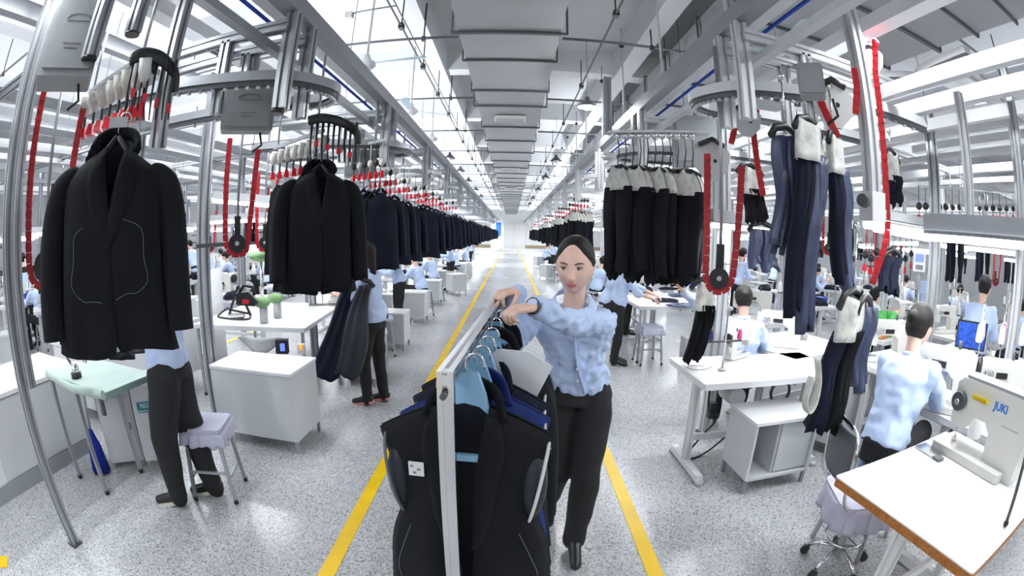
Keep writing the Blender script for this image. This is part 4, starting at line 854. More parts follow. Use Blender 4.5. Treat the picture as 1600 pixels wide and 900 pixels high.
    q.ell(f(0, 0.019, 0.021), (0.084*k, 0.103*k, 0.104*k), 28, 18, mx=HR); q.ell(f(0, 0.035, -0.02), (0.076*k, 0.075*k, 0.075*k), 20, 12, mx=HR)
    if face:
        for s in (-1, 1): q.caps(f(s*0.046, -0.036, 0.07), f(s*0.077, 0.0, 0.015), 0.013*k, 0.012*k, 12)
    if bun: q.ell(f(0, 0.115, 0.0), (0.042*k, 0.035*k, 0.042*k), 16, 10, mx=HR)
    if long_hair: q.caps(f(0, 0.06, 0), f(0, 0.09, -0.17), 0.06*k, 0.04*k, 14)
    put(remeshed(q, 'hair', 'hair', 0.006 if face else 0.01, 10 if face else 3), 'hair', t)
    return t
# the woman pushing the rack
RZ_ = 1.335
hl = atz(770, 490, RZ_+0.02); hr = Vector((-0.045, 1.9, RZ_+0.02))
def make_woman():
    P = pose((0.305, 2.12), 0.10, 1.62); k = P['k']
    P['pelvis'] = Vector((0.335, 2.15, 0.93)); P['neck'] = Vector((0.285, 2.07, 1.305)); P['head'] = Vector((0.278, 2.0, 1.494))
    P['R'] = Matrix.Rotation(-0.12, 3, 'Z'); P['Rp'] = Matrix.Rotation(0.1, 3, 'Z')
    P['shl'] = Vector((0.425, 2.0, 1.245)); P['shr'] = Vector((0.135, 2.12, 1.265))
    P['wrl'] = hl+Vector((0.1, 0.03, 0.03)); P['ell'], _ = ik(P['shl'], P['wrl'], 0.28, 0.25, (0.15, 0.0, -1)); P['wrl'] = _
    P['wrr'] = hr+Vector((0.075, 0.06, 0.03)); P['elr'], _ = ik(P['shr'], P['wrr'], 0.27, 0.24, (-0.2, -0.2, -1)); P['wrr'] = _
    P['hipl'] = Vector((0.425, 2.13, 0.88)); P['hipr'] = Vector((0.25, 2.15, 0.88))
    P['knl'] = Vector((0.385, 1.98, 0.49)); P['anl'] = Vector((0.36, 1.97, 0.085)); P['toel'] = Vector((0.355, 1.83, 0.04))
    P['knr'] = Vector((0.262, 2.07, 0.47)); P['anr'] = Vector((0.255, 2.33, 0.15)); P['toer'] = Vector((0.25, 2.24, 0.045))
    d1 = (hl-P['wrl']); d2 = (hr-P['wrr'])
    d1.z = -0.01; d2.z = -0.01
    return person('woman in light blue shirt and black trousers pushing the chrome garment rack along the aisle', P, face=True, hyaw=-0.40, hpitch=0.2, voxel=0.0042, cv=0.0065, wr=0.02, hs=1.03, baggy=1.08,
                  hands={'l': (d1, (0, 0, -1), (0.55, 1.0, 0.8), -1), 'r': (d2, (0, 0, -1), (0.55, 1.0, 0.8), 1)})
make_woman()
# left worker behind the nearest jackets
P = pose((-1.94, 1.98), -1.3, 1.7, lean=0.12, lh=(0.2, -0.4, 0.98), rh=(-0.15, -0.45, 0.98), step=0.1)
person('worker behind the nearest left jackets, only blue shirt hem and trousers showing', P, shoe='shoe_black', sole='sole_pale', bun=False, wr=0.02, baggy=1.35)
# girl at the second left table
P = pose((-1.27, 4.08), -PI/2-0.25, 1.55, lean=0.1, lh=(0.12, -0.3, 1.08), rh=(-0.12, -0.32, 1.1), step=0.05)
person('young worker standing at the second left rack, holding a long dark coat at the table', P, shoe='shoe_black', sole='shoe_pink', bun=False, long_hair=True, sleeve=0.35, wr=0.02)
# seated worker, near right
P = pose((2.02, 1.62), PI/2+0.35, 1.7, seated=True, lean=0.40, lh=(0.14, -0.5, 0.9), rh=(-0.12, -0.53, 0.92), seat=0.55)
person('seated worker in pale blue shirt seen from behind, bent over a cream machine', P, hyaw=-0.2, hpitch=0.45, wr=0.022, voxel=0.007, cv=0.009)
# worker reaching up behind the first right-hand table
P = pose((1.9, 3.32), PI-0.35, 1.58, seated=True, lean=0.32, rh=(-0.25, -0.35, 0.9), lh=(0.6, 0.02, 1.27), seat=0.48)
w1 = person('seated worker reaching up to a hanging garment behind the first right table', P, hpitch=0.55, wr=0.02)
# standing worker at the bench beyond the woman
P = pose((1.36, 5.7), PI/2-0.2, 1.5, lean=0.25, lh=(0.1, -0.5, 0.98), rh=(-0.1, -0.45, 0.95))
person('worker in pale blue shirt at the bench behind the woman, bare forearms stretched out', P, hpitch=0.3, sleeve=0.3, wr=0.02, bun=False)
# far workers
ps = person('x', pose((0, 0), 0, 1.58, lean=0.3, lh=(0.15, -0.42, 0.99), rh=(-0.15, -0.42, 0.99)), voxel=0.014, cv=0.018, hpitch=0.4, dec=0.4)
pq = person('x', pose((0, 0), 0, 1.58, seated=True, lean=0.35, lh=(0.15, -0.45, 0.92), rh=(-0.15, -0.45, 0.92)), voxel=0.014, cv=0.018, hpitch=0.45, dec=0.4)
off = {ps.name: ps.location.copy(), pq.name: pq.location.copy()}
index_children()
spots = []
for k, y in enumerate((5.9, 7.4, 8.9, 11.0, 13.2, 15.6, 18.2, 21)): spots.append((-1.72-0.1*(k % 2), y, -1, k, k % 3 == 1, 'beside the aisle'))
for k, y in enumerate((7.6, 9.4, 11.6, 13.6, 16, 19, 22.5)): spots.append((1.6+0.15*(k % 2), y, 1, k, k % 3 == 2, 'beside the aisle'))
for r, xx in enumerate((4.3, 5.7, 7.2, 8.8)):
    for k in range(7):
        for s in (-1, 1):
            if s < 0 and k == 0 and r == 0: continue
            if (k*5+r*3+(s > 0)*2) % 5 == 0: continue
            spots.append((s*(xx+0.25*math.sin(k*3+r)), (2.4 if s > 0 else 3.3)+1.95*k+0.4*r, s, k, (k+r) % 3 == 0, '%s row out' % ORD[r+1]))
for x, y, s, k, std, wh in spots:
    a = (PI/2 if s > 0 else -PI/2)+0.5*math.sin(x*3+y); src = ps if std else pq; o_ = off[src.name]
    v = Matrix.Rotation(a, 3, 'Z')@o_
    dup(src, (x+v.x, y+v.y, 0), rz=a, label='%s worker in pale blue shirt, %s side, %s, %s from the camera' % (('standing' if std else 'seated'), ('left', 'right')[s > 0], wh, ORD[k]), group='workers further down the hall')
    SEATS = globals().setdefault('SEATS', []); SEATS.append((x, y, a, s, k, std, wh))
for o in (ps, pq):
    for c in list(ALLK.get(o.name, [])):
        for g in list(ALLK.get(c.name, [])): bpy.data.objects.remove(g)
        bpy.data.objects.remove(c)
    bpy.data.objects.remove(o)
ALLK.clear()
for n_, (x, y) in enumerate(FILL_ROWS):  # made-up hanging bars that house the added fill lights
    z = 3.0 if abs(x) < 4 else 3.07
    t = thing('added_light_bar', 'added slim suspended light bar, %s row out on the %s, %s from the camera' % (ORD[[2.2, 5.5, 9.0].index(abs(x))], ('left', 'right')[x > 0], ORD[[-3, 2.2, 7.4, 12.6, 18.4, 25, 33, 42, 51].index(y)]), 'light', (x, y, z), group='added suspended light bars')
    MB().box((0, 0, 0.075), (0.13, 4.3, 0.1)).build('housing', 'white_paint', t)
    for yy in (-1.8, 1.8):
        hit = any(abs(y+yy-(0.72+3.62*k)) < 0.2 for k in range(16)); top = 4.55 if hit else 5.0
        if 2.24 < x < 4.65: top = 4.0
        MB().cyl((0, yy, 0.1), (0, yy, top-z), 0.006, 6).build('suspension_wire', 'pipe_grey', t)
# ------------------------------------------------------------------ furniture builders
def table(label, loc, L, W, rz, h=0.76, edge='white_paint', top='laminate', legs='T', group=None, name='sewing_table', mid=True, inset=0.0):
    t = thing(name, label, 'table', (loc[0], loc[1], 0), rz, group)
    MB().rbox((0, 0, h-0.003), (L, W, 0.006), 0.015).build('table_top', top, t); MB().rbox((0, 0, h-0.024), (L*0.999, W*0.999, 0.036), 0.015).build('edge_band', edge, t)
    if legs == 'T':
        for s in (-1, 1):
            MB().prof((s*(L/2-0.11), 0.02, 0.06), (s*(L/2-0.11), 0.02, h-0.045), 0.055).build('leg', 'white_paint', t)
            MB().bar((s*(L/2-0.11), -W/2+0.06, 0.04), (s*(L/2-0.11), W/2-0.06, 0.04), 0.05, 0.05).build('foot_bar', 'white_paint', t)
            MB().box((s*(L/2-0.11), 0, h-0.06), (0.05, W*0.7, 0.03)).build('top_bracket', 'white_paint', t)
            for yy in (-W/2+0.05, W/2-0.05): MB().cyl((s*(L/2-0.11), yy, 0), (s*(L/2-0.11), yy, 0.03), 0.03, 10).build('foot_pad', 'plastic_grey', t)
        if mid: MB().bar((-L/2+0.12, 0.06, 0.22), (L/2-0.12, 0.06, 0.22), 0.03, 0.05).build('cross_brace', 'white_paint', t)
    else:
        for sx in (-1, 1):
            for sy in (-1, 1): lx = sx*(L/2-0.04)-(inset if sx > 0 else 0); MB().bar((lx, sy*(W/2-0.04), 0.02), (lx-inset*0.15, sy*(W/2-0.04), h-0.04), 0.028).build('leg', 'aluminium', t); MB().cyl((lx, sy*(W/2-0.04), 0), (lx, sy*(W/2-0.04), 0.03), 0.02, 10).build('foot_cap', 'plastic_black', t)
    return t
def machine(label, loc, rz, scale=1.0, badge=False, group=None):
    """lockstitch sewing machine: needle end at -x, column and handwheel at +x, operator at -y"""
    t = thing('sewing_machine', label, 'sewing machine', tuple(loc), rz, group); t.scale = (scale,)*3
    MB().rbox((0, 0, 0.018), (0.46, 0.17, 0.035), 0.03).build('bed', 'machine_cream', t)
    MB().box((-0.17, 0, 0.038), (0.1, 0.06, 0.004)).build('needle_plate', 'chrome', t)
    pl = [(0.23, 0.035), (0.235, 0.31), (0.2, 0.335), (-0.15, 0.335), (-0.2, 0.325), (-0.225, 0.29), (-0.225, 0.135), (-0.155, 0.125), (-0.145, 0.2), (-0.1, 0.215), (0.05, 0.215), (0.095, 0.18), (0.11, 0.035)]
    MB().prism(pl, 0.105, (0, 0.01, 0), axis='y').build('arm', 'machine_cream', t)
    MB().box((-0.232, 0.01, 0.225), (0.012, 0.09, 0.17)).build('face_plate', 'machine_cream', t)
    R = Matrix.Rotation(PI/2, 3, 'Y'); MB().lathe([(0, 0), (0.05, 0), (0.062, 0.012), (0.062, 0.03), (0.045, 0.036), (0, 0.036)], (0.238, 0.01, 0.265), 16, mx=R).build('handwheel', 'plastic_black', t)
    q = MB(); q.cyl((-0.19, 0, 0.13), (-0.19, 0, 0.07), 0.006, 8); q.build('needle_bar', 'chrome', t); MB().box((-0.19, 0, 0.052), (0.02, 0.035, 0.018)).build('presser_foot', 'chrome', t)
    for x in (-0.16, -0.12): MB().cyl((x, -0.045, 0.26), (x, -0.075, 0.26), 0.018, 12).build('tension_disc', 'chrome', t)
    MB().box((-0.02, -0.047, 0.25), (0.1, 0.012, 0.035)).build('stitch_panel', 'plastic_black', t)
    MB().cyl((0.1, 0.03, 0.33), (0.1, 0.03, 0.38), 0.012, 8).build('bobbin_winder', 'dark_metal', t)
    MB().cyl((0.31, 0.03, 0.12), (0.24, 0.03, 0.12), 0.05, 14).build('motor', 'plastic_grey', t)
    return t
def thread_stand(label, loc, rz=0, cones=('thread_white', 'thread_white'), h=0.55, group=None, la=0.55, cs=1.0):
    t = thing('thread_stand', label, 'thread stand', tuple(loc), rz, group); MB().cyl((0, 0, 0), (0, 0, h), 0.008, 8).build('pole', 'chrome', t); MB().cyl((0, 0, 0), (0, 0, 0.012), 0.03, 12).build('base', 'plastic_grey', t)
    MB().bar((-0.14, 0, h*la), (0.14, 0, h*la), 0.012).build('lower_arm', 'dark_metal', t); MB().bar((-0.12, 0, h), (0.12, 0, h), 0.008).build('upper_arm', 'chrome', t)
    for i, c in enumerate(cones):
        x = -0.12+0.24*i/max(1, len(cones)-1); MB().lathe([(0.028*cs, 0), (0.034*cs, 0.02*cs), (0.024*cs, 0.12*cs), (0.01*cs, 0.13*cs), (0, 0.13*cs)], (x, 0, h*la+0.01), 12).build('thread_cone', c, t)
    return t
def cabinet(label, loc, w_, d, h, rz=0, legs=0.1, group=None, open_front=False, door=False):
    t = thing('cabinet', label, 'cabinet', (loc[0], loc[1], 0), rz, group); th = 0.018
    if open_front:
        for s in (-1, 1): MB().box((s*(w_/2-th/2), 0, (h+legs)/2), (th, d, h-legs-th)).build('side_panel', 'cabinet_paint', t)
        MB().box((0, d/2-th/2, (h+legs)/2), (w_-2*th, th, h-legs-th)).build('back_panel', 'cabinet_paint', t); MB().box((0, 0, legs+th/2), (w_-2*th, d, th)).build('shelf', 'cabinet_paint', t)
        MB().box((-w_*0.08, 0.02, (h+legs)/2), (th, d-0.05, h-legs-2*th)).build('divider', 'cabinet_paint', t); MB().box((w_*0.2, 0.0, (h+legs)/2), (w_*0.52, d-0.06, h-legs-3*th)).build('drawer_box', 'cabinet_paint', t)
    else:
        MB().box((0, 0, (h+legs)/2), (w_, d, h-legs)).build('body', 'cabinet_paint', t)
        if door:
            o = MB().box((0.0, -d/2-0.008, (h+legs)/2-0.02), (w_*0.86, 0.014, (h-legs)*0.84)).build('door', 'cabinet_paint', t); MB().box((w_*0.34, -d/2-0.022, (h+legs)/2), (0.012, 0.02, 0.05)).build('handle', 'plastic_black', o)
    MB().rbox((0, 0, h), (w_+0.015, d+0.015, 0.022), 0.008).build('top_panel', 'cabinet_top', t)
    if legs > 0.03:
        for sx in (-1, 1):
            for sy in (-1, 1): MB().box((sx*(w_/2-0.02), sy*(d/2-0.02), legs/2), (0.025, 0.025, legs)).build('leg', 'grey_metal', t)
    return t
def stool(label, loc, rz, h=0.5, s=0.27, group=None, skirt=True):
    t = thing('stool', label, 'stool', (loc[0], loc[1], 0), rz, group)
    for sx in (-1, 1):
        for sy in (-1, 1):
            MB().bar((sx*(s/2-0.02), sy*(s/2-0.02), h-0.03), (sx*(s/2+0.015), sy*(s/2+0.015), 0.02), 0.022).build('leg', 'aluminium', t); MB().cyl((sx*(s/2+0.016), sy*(s/2+0.016), 0), (sx*(s/2+0.016), sy*(s/2+0.016), 0.03), 0.016, 8).build('rubber_foot', 'plastic_black', t)
        MB().bar((sx*(s/2), -s/2, 0.17), (sx*(s/2), s/2, 0.17), 0.016).build('stretcher', 'aluminium', t)
    MB().bar((-s/2, -s/2, 0.21), (s/2, -s/2, 0.21), 0.016).build('stretcher', 'aluminium', t)
    MB().rbox((0, 0, h-0.01), (s+0.02, s+0.02, 0.035), 0.03).build('seat', 'cloth_lilac', t)
    if skirt:
        q = MB(); P4 = [(-1, -1), (1, -1), (1, 1), (-1, 1), (-1, -1)]
        def g(i, j):
            f = i*4; a = int(min(3, f)); u = f-a; x = P4[a][0]*(1-u)+P4[a+1][0]*u; y = P4[a][1]*(1-u)+P4[a+1][1]*u; o = (s/2+0.013)+0.013*j*math.sin(i*2*PI*17)+0.012*j
            return Vector((x*o, y*o, h-0.02-0.085*j+0.008*j*math.sin(i*2*PI*9)))
        q.grid(g, 96, 4); q.build('ruffled_skirt', 'cloth_lilac', t, solid=0.003)
    return t
def light_bar(label, a, b_, power=14, group='fluorescent light bars over the tables', d=0.07, h=0.075, m='aluminium_bright', lamp=True):
    a, b_ = Vector(a), Vector(b_); c = (a+b_)/2; t = thing('light_bar', label, 'light', tuple(c), group=group); L = (b_-a).length
    MB().bar(a-c+Vector((0, 0, 0.055)), b_-c+Vector((0, 0, 0.055)), d, h).build('housing', m, t); MB().bar(a-c+Vector((0, 0, 0.012)), b_-c+Vector((0, 0, 0.012)), d*0.8, 0.014).bar(a-c+Vector((0, 0, 0.02)), b_-c+Vector((0, 0, 0.02)), d*1.5, 0.006).build('reflector', 'white_paint', t)
    MB().cyl(a-c-Vector((0, 0, 0.012)), b_-c-Vector((0, 0, 0.012)), 0.026, 10).build('tube', 'tube_light', t)
    if lamp: area('strip_lamp', tuple(c-Vector((0, 0, 0.04))), L*0.95, 0.04, power, rot=(0, 0, math.atan2(b_.y-a.y, b_.x-a.x)))
    return t
def heap(label, loc, m, r=(0.16, 0.12, 0.05), seed=0, name='fabric_pile', cat='fabric', rz=0):
    q = MB(); rnd = random.Random(seed); ph = rnd.uniform(0, 6)
    def g(i, j):
        a = 2*PI*i; rr = math.sin(j*PI*0.5)**0.6; k = 1+0.13*math.sin(3*a+ph)+0.09*math.sin(7*a+2*ph); return Vector((r[0]*rr*k*math.cos(a), r[1]*rr*k*math.sin(a), max(0.0, r[2]*(1-j**2.2)*(1+0.3*math.sin(5*a+6*j+ph)))))
    q.grid(g, 30, 8); o = q.build(name, m); o.location = tuple(loc); o.rotation_euler = (0, 0, rz); return tag(o, label, cat)
def box_obj(name, label, cat, loc, d, m, rz=0, group=None, r=0.006):
    o = MB().rbox((0, 0, d[2]/2), d, min(r, d[0]/3, d[1]/3)).build(name, m); o.location = tuple(loc); o.rotation_euler = (0, 0, rz); return tag(o, label, cat, group)
def text(s, m, size, parent, loc, rot, name='lettering', extrude=0.001, bold=0.0):
    c = bpy.data.curves.new(name, 'FONT'); c.body = s; c.size = size; c.extrude = extrude; c.offset = bold; c.align_x = 'CENTER'; c.align_y = 'CENTER'; c.materials.append(M[m]); tmp = bpy.data.objects.new('tmp', c); COL.objects.link(tmp)
    me = bpy.data.meshes.new_from_object(tmp.evaluated_get(bpy.context.evaluated_depsgraph_get())); bpy.data.objects.remove(tmp); me.materials.clear(); me.materials.append(M[m])
    o = bpy.data.objects.new(name, me); COL.objects.link(o); o.parent = parent; o.location = loc; o.rotation_euler = rot; return o
# ------------------------------------------------------------------ the garment rack pushed by the woman
ra = atz(697, 590, 1.335); rb = Vector((-0.045, 2.02, 1.335)); ra.z = rb.z = 1.335
dr = (rb-ra).normalized(); px_ = Vector((dr.y, -dr.x, 0))
t = thing('garment_rack', 'chrome wheeled garment rack pushed along the middle of the aisle', 'rack', (ra.x, ra.y, 0)); o_ = Vector((ra.x, ra.y, 0))
MB().prof(ra-o_-dr*0.017, rb-o_+dr*0.05, 0.034).build('top_rail', 'chrome', t)
for p, nm in ((ra, 'near'), (rb, 'far')):
    MB().prof(Vector((p.x, p.y, 0.1))-o_, p-o_+Vector((0, 0, 0.016)), 0.034).build('end_post', 'chrome', t)
    b0 = Vector((p.x, p.y, 0.1))-o_; MB().prof(b0-px_*0.27, b0+px_*0.27, 0.034).build('base_bar', 'chrome', t)
    for s in (-1, 1): c = b0+px_*0.25*s; MB().cyl(c+Vector((0, 0, -0.065))-px_*0.012, c+Vector((0, 0, -0.065))+px_*0.012, 0.035, 14).build('caster', 'plastic_black', t)
MB().prof(Vector((ra.x, ra.y, 0.12))-o_, Vector((rb.x, rb.y, 0.12))-o_, 0.03).build('lower_rail', 'chrome', t)
MB().cyl(ra-o_-dr*0.035+Vector((0, 0, -0.03)), ra-o_-dr*0.01+Vector((0, 0, -0.03)), 0.007, 10).build('bolt', 'dark_metal', t)
rzr = -math.atan2(dr.x, dr.y)
def on_rail(d, z=0, off=0.022): p = ra+dr*d+px_*off; return (p.x, p.y, z)
items = [(0.1, 'suit_black', True, 'sleeveless black suit jacket with square white tag, nearest on the chrome rack', 0.2, 0.78, True, 0.0),
         (0.235, 'suit_blue', True, 'royal blue suit jacket, second on the chrome rack', 0.19, 0.72, False, 0.05),
         (0.345, 'suit_navy', True, 'navy suit jacket third on the chrome rack, behind the royal blue one', 0.19, 0.72, False, -0.05),
         (0.46, 'suit_black', True, 'black suit jacket behind the paper pattern on the chrome rack', 0.19, 0.72, False, 0.03),
         (0.62, 'suit_black', False, 'long-sleeved black suit jacket just before the last one on the chrome rack', 0.15, 0.74, False, 0.1),
         (0.78, 'suit_black', False, 'last black suit jacket on the chrome rack beside the hands of the woman', 0.15, 0.74, False, 0.0)]
for i, (d, m_, vs, lb, sw, L, st, dz) in enumerate(items):
    zc = 1.31-(0.015 if i else 0.0); r_ = rzr+dz
    j = jacket('suit_jacket', lb, m_, L=L, SW=sw, sleeves=not vs, group=None, vest=vs, stitch=st, seed=70+i, dsc=0.6); j.location = on_rail(d, zc); j.rotation_euler = (0, 0, r_)
    x0 = 0.03 if i < 3 else 0
    hanger('hanger', 'light blue plastic hanger in the %s jacket on the chrome rack' % (ORD[i] if i else 'nearest'), 'hanger_blue', on_rail(d, zc+0.008), r_, blue=True, hook_up=0.06, group=None).scale = (sw/0.2*0.97, 1, 1)
    if i == 0:
        MB().box((-0.105, -0.064, -0.215), (0.036, 0.004, 0.036)).build('size_tag', 'paper', j, label='small square white tag')
        q = MB()
        for a, b_ in ((-0.01, 0.008), (0.006, 0.0), (-0.004, -0.009)): q.box((-0.105+a, -0.0667, -0.215+b_), (0.008, 0.001, 0.005))
        q.build('printed_marks', 'text_grey', j)
pp = MB().prism([(0.0, 0.03), (0.05, 0.065), (0.13, 0.06), (0.2, 0.02), (0.15, -0.09), (0.12, -0.12), (0.05, -0.06), (0.0, -0.04)], 0.006, axis='y').build('paper_pattern', 'paper'); tag(pp, 'white paper pattern piece hung over the black jacket on the rack', 'paper'); pp.location = on_rail(0.375, 1.24); pp.rotation_euler = (0, 0, rzr)
# ------------------------------------------------------------------ left side furniture
cabinet('low grey metal cabinet with white top right of the lilac stool', (-1.93, 3.1), 0.76, 0.48, 0.63, 0.0)
cabinet('grey steel cabinet with a narrow door under the green-clothed table', (-2.88, 2.2), 0.3, 0.36, 0.62, 0.75, legs=0.05, door=True)
t = cabinet('grey steel steam unit with teal lettered label under the green table', (-2.575, 2.31), 0.25, 0.3, 0.66, 0.75, legs=0.08)
MB().box((0, -0.153, 0.5), (0.18, 0.004, 0.06)).build('label_plate', 'label_teal', t, label='teal label plate with pale lettering'); text('NIZO', 'text_white', 0.05, t, (0.0, -0.1565, 0.503), (PI/2, 0, 0)); MB().box((0, -0.153, 0.455), (0.18, 0.003, 0.006)).build('label_line', 'label_teal', t)
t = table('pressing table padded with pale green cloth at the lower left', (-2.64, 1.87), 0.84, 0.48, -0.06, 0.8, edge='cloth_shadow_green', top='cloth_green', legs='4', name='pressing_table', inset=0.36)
MB().tube([(-0.42, -0.24, 0.79), (0, -0.255, 0.765), (0.42, -0.24, 0.79)], 0.022, 8, ry=0.03).build('cloth_fold', 'cloth_green', t); MB().box((0.4, -0.25, 0.72), (0.03, 0.02, 0.1)).build('cloth_clip', 'dark_metal', t)
for i, (u, v, m_) in enumerate(((150, 553, 'suit_black'), (190, 558, 'suit_black'), (215, 548, 'lining'))):
    heap('crumpled black cloth on the pale green pressing table, %s from the left' % ORD[i].replace('nearest', 'first'), atz(u, v, 0.802), m_, (0.14, 0.09, 0.05), seed=i)
t = thing('iron_holder', 'small steel sleeve press with black rounded tip on the green table', 'press', tuple(atz(120, 590, 0.802)), 0.3); MB().cyl((0, 0, 0), (0, 0, 0.1), 0.035, 12, r2=0.026).build('sleeve', 'chrome', t); MB().cyl((0, 0, 0), (0, 0, 0.035), 0.042, 14).build('tip', 'plastic_black', t); MB().tube([(0, 0, 0.06), (-0.08, 0.03, 0.1), (-0.16, 0.08, 0.16)], 0.01, 6).build('cable', 'plastic_black', t)
t = thing('mop', 'blue strip mop with lime green handle end leaning under the green table', 'mop', tuple(atz(160, 738, 0.0)), 0, rot=(0.0, 0.0, 0)); MB().cyl((0, 0, 0.3), (-0.02, 0.05, 0.8), 0.011, 8).build('handle', 'aluminium', t); MB().cyl((-0.012, 0.03, 0.6), (-0.02, 0.05, 0.8), 0.014, 8).build('grip', 'mop_green', t)
q = MB()
for k in range(26): a = k*2.4; q.tube([(0, 0, 0.33), (0.022*math.cos(a), 0.022*math.sin(a), 0.2), (0.035*math.cos(a), 0.035*math.sin(a), 0.01+0.01*(k % 3))], 0.009, 5)
o = q.build('mop_strips', 'mop_blue', t); o['kind'] = 'stuff'; o.scale = (1.9, 1.9, 1.05)
stool('stool with lilac ruffled seat cover in front of the black-trousered worker', (-1.86, 2.16), 0.3)
# long white bench at far left
t = thing('long_bench', 'long white boxed bench at the left edge of the photo', 'bench', (-3.72, 1.05, 0)); MB().box((0, 0, 0.4), (0.8, 2.2, 0.56)).build('body', 'white_paint', t); MB().box((0, 0, 0.695), (0.84, 2.24, 0.03)).build('top_panel', 'cabinet_top', t); MB().box((0.0, 0, 0.06), (0.82, 2.22, 0.12)).build('plinth', 'grey_metal', t); MB().box((0.405, 0.55, 0.4), (0.012, 1.05, 0.54)).build('end_panel', 'cabinet_paint', t)
t = thing('long_bench', 'second white boxed bench behind the first at the far left', 'bench', (-4.0, 3.4, 0)); MB().box((0, 0, 0.4), (0.9, 1.7, 0.56)).build('body', 'white_paint', t); MB().box((0, 0, 0.695), (0.94, 1.74, 0.03)).build('top_panel', 'cabinet_top', t)
box_obj('black_crate', 'dark crate with wooden rim standing on the far-left bench', 'crate', (-3.75, 2.72, 0.71), (0.34, 0.3, 0.17), 'dark_metal', 0.3); box_obj('wooden_lid', 'pale wooden lid lying on the dark crate at the far left', 'lid', (-3.75, 2.72, 0.881), (0.36, 0.32, 0.02), 'gold_wood', 0.3)
# second left table with pressing forms
table('large white pressing table behind the grey cabinet on the left', (-2.62, 4.55), 1.3, 1.55, 0.12, 0.76, legs='4', name='pressing_table')
t = thing('side_board', 'slanting white side board at the back of the left pressing table', 'board', (-3.42, 4.4, 0), 0.35); MB().prism([(-0.02, 0.0), (0.02, 0), (0.02, 1.25), (-0.02, 1.1)], 0.9, (0, 0, 0), axis='y').build('board', 'white_paint', t); MB().cyl((0.02, -0.2, 0.95), (0.024, -0.2, 0.95), 0.05, 16).build('round_sticker', 'cloth_green', t)
for i, (u, v) in enumerate(((411, 502), (432, 494))):
    p = atz(u+2, v+2, 0.765); t = thing('pressing_form', 'grey cylinder stand with moss green pad, %s of the pair on the left table' % ('left', 'right')[i], 'stand', tuple(p)); MB().cyl((0, 0, 0), (0, 0, 0.16), 0.045, 18).build('cylinder', 'plastic_grey', t); MB().ell((-0.02, 0, 0.2), (0.1, 0.07, 0.055), 16, 10).build('green_pad', 'cloth_jade', t)
p = aty(408, 392, 4.6); t = thing('pressing_form', 'white and green padded pressing form above the left table', 'stand', tuple(p)); MB().ell((0, 0, 0), (0.2, 0.12, 0.1), 18, 10).build('pad', 'paper', t); MB().ell((0.02, -0.03, -0.05), (0.17, 0.11, 0.07), 16, 8).build('green_cover', 'cloth_jade', t); MB().cyl((0, 0, -0.08), (0, 0, 0.77-p.z), 0.02, 10).build('stem', 'chrome', t)
p = atz(375, 498, 0.765); t = thing('iron_stand', 'black A-shaped iron stand on the left table', 'stand', tuple(p), 0.3)
for s in (-1, 1): MB().bar((0, 0, 0.34), (s*0.13, 0, 0.03), 0.025).build('strut', 'plastic_black', t)
MB().bar((-0.13, 0, 0.1), (0.13, 0, 0.05), 0.02).build('cross_strut', 'plastic_black', t); MB().tube(smooth_path([(-0.13, 0, 0.12), (-0.24, 0.02, 0.05), (-0.25, 0.02, -0.0+0.012), (0.1, -0.1, 0.012), (0.14, -0.05, 0.03)], 4), 0.011, 6).build('wire_base', 'plastic_black', t); MB().rbox((-0.03, 0, 0.03), (0.2, 0.08, 0.05), 0.02).build('iron_sole', 'chrome', t)
p = atz(385, 470, 1.0); t = thing('steam_iron', 'black and red steam iron hung above the left table', 'iron', tuple(p), 0.4); MB().prism([(-0.1, -0.03), (0.09, -0.05), (0.12, 0.0), (0.03, 0.09), (-0.1, 0.08)], 0.1, axis='y').build('body', 'plastic_black', t); MB().tube([(-0.08, 0, 0.07), (-0.02, 0, 0.15), (0.07, 0, 0.13), (0.09, 0, 0.05)], 0.017, 8).build('handle', 'plastic_black', t); MB().box((0, -0.055, 0.0), (0.07, 0.01, 0.04)).build('red_panel', 'red_clip', t); MB().cyl((0, 0, 0.14), (0, 0, 0.75), 0.004, 5).build('cable', 'plastic_black', t)
t = thing('control_display', 'small black controller with glowing blue display under the left table', 'controller', tuple(aty(441, 541, 3.75)), 0.3); MB().box((0, 0, 0), (0.12, 0.08, 0.13)).build('housing', 'plastic_black', t); MB().box((0.01, -0.043, 0.0), (0.045, 0.006, 0.07)).build('display', 'screen_small', t)
t = thing('signal_lamp', 'amber glowing indicator under the left table edge', 'indicator', tuple(aty(471, 545, 3.75)), 0.3); MB().box((0, 0, 0), (0.07, 0.05, 0.09)).build('housing', 'plastic_white', t); MB().cyl((0, -0.03, 0), (0, -0.03, 0.05), 0.016, 10).build('lens', 'amber', t)
t = thing('cloth_sling', 'grey cloth sling hanging under the left table', 'sling', tuple(aty(405, 527, 3.7)), 0.2); MB().grid(lambda i, j: Vector(((i-0.5)*0.5, 0.03*math.sin(9*i), -0.16*math.sin(PI*i)*j)), 16, 4).build('cloth', 'plastic_grey', t, solid=0.006)
light_bar('bright light bar over the left pressing table', aty(335, 312, 4.35), aty(452, 322, 4.35), 20)
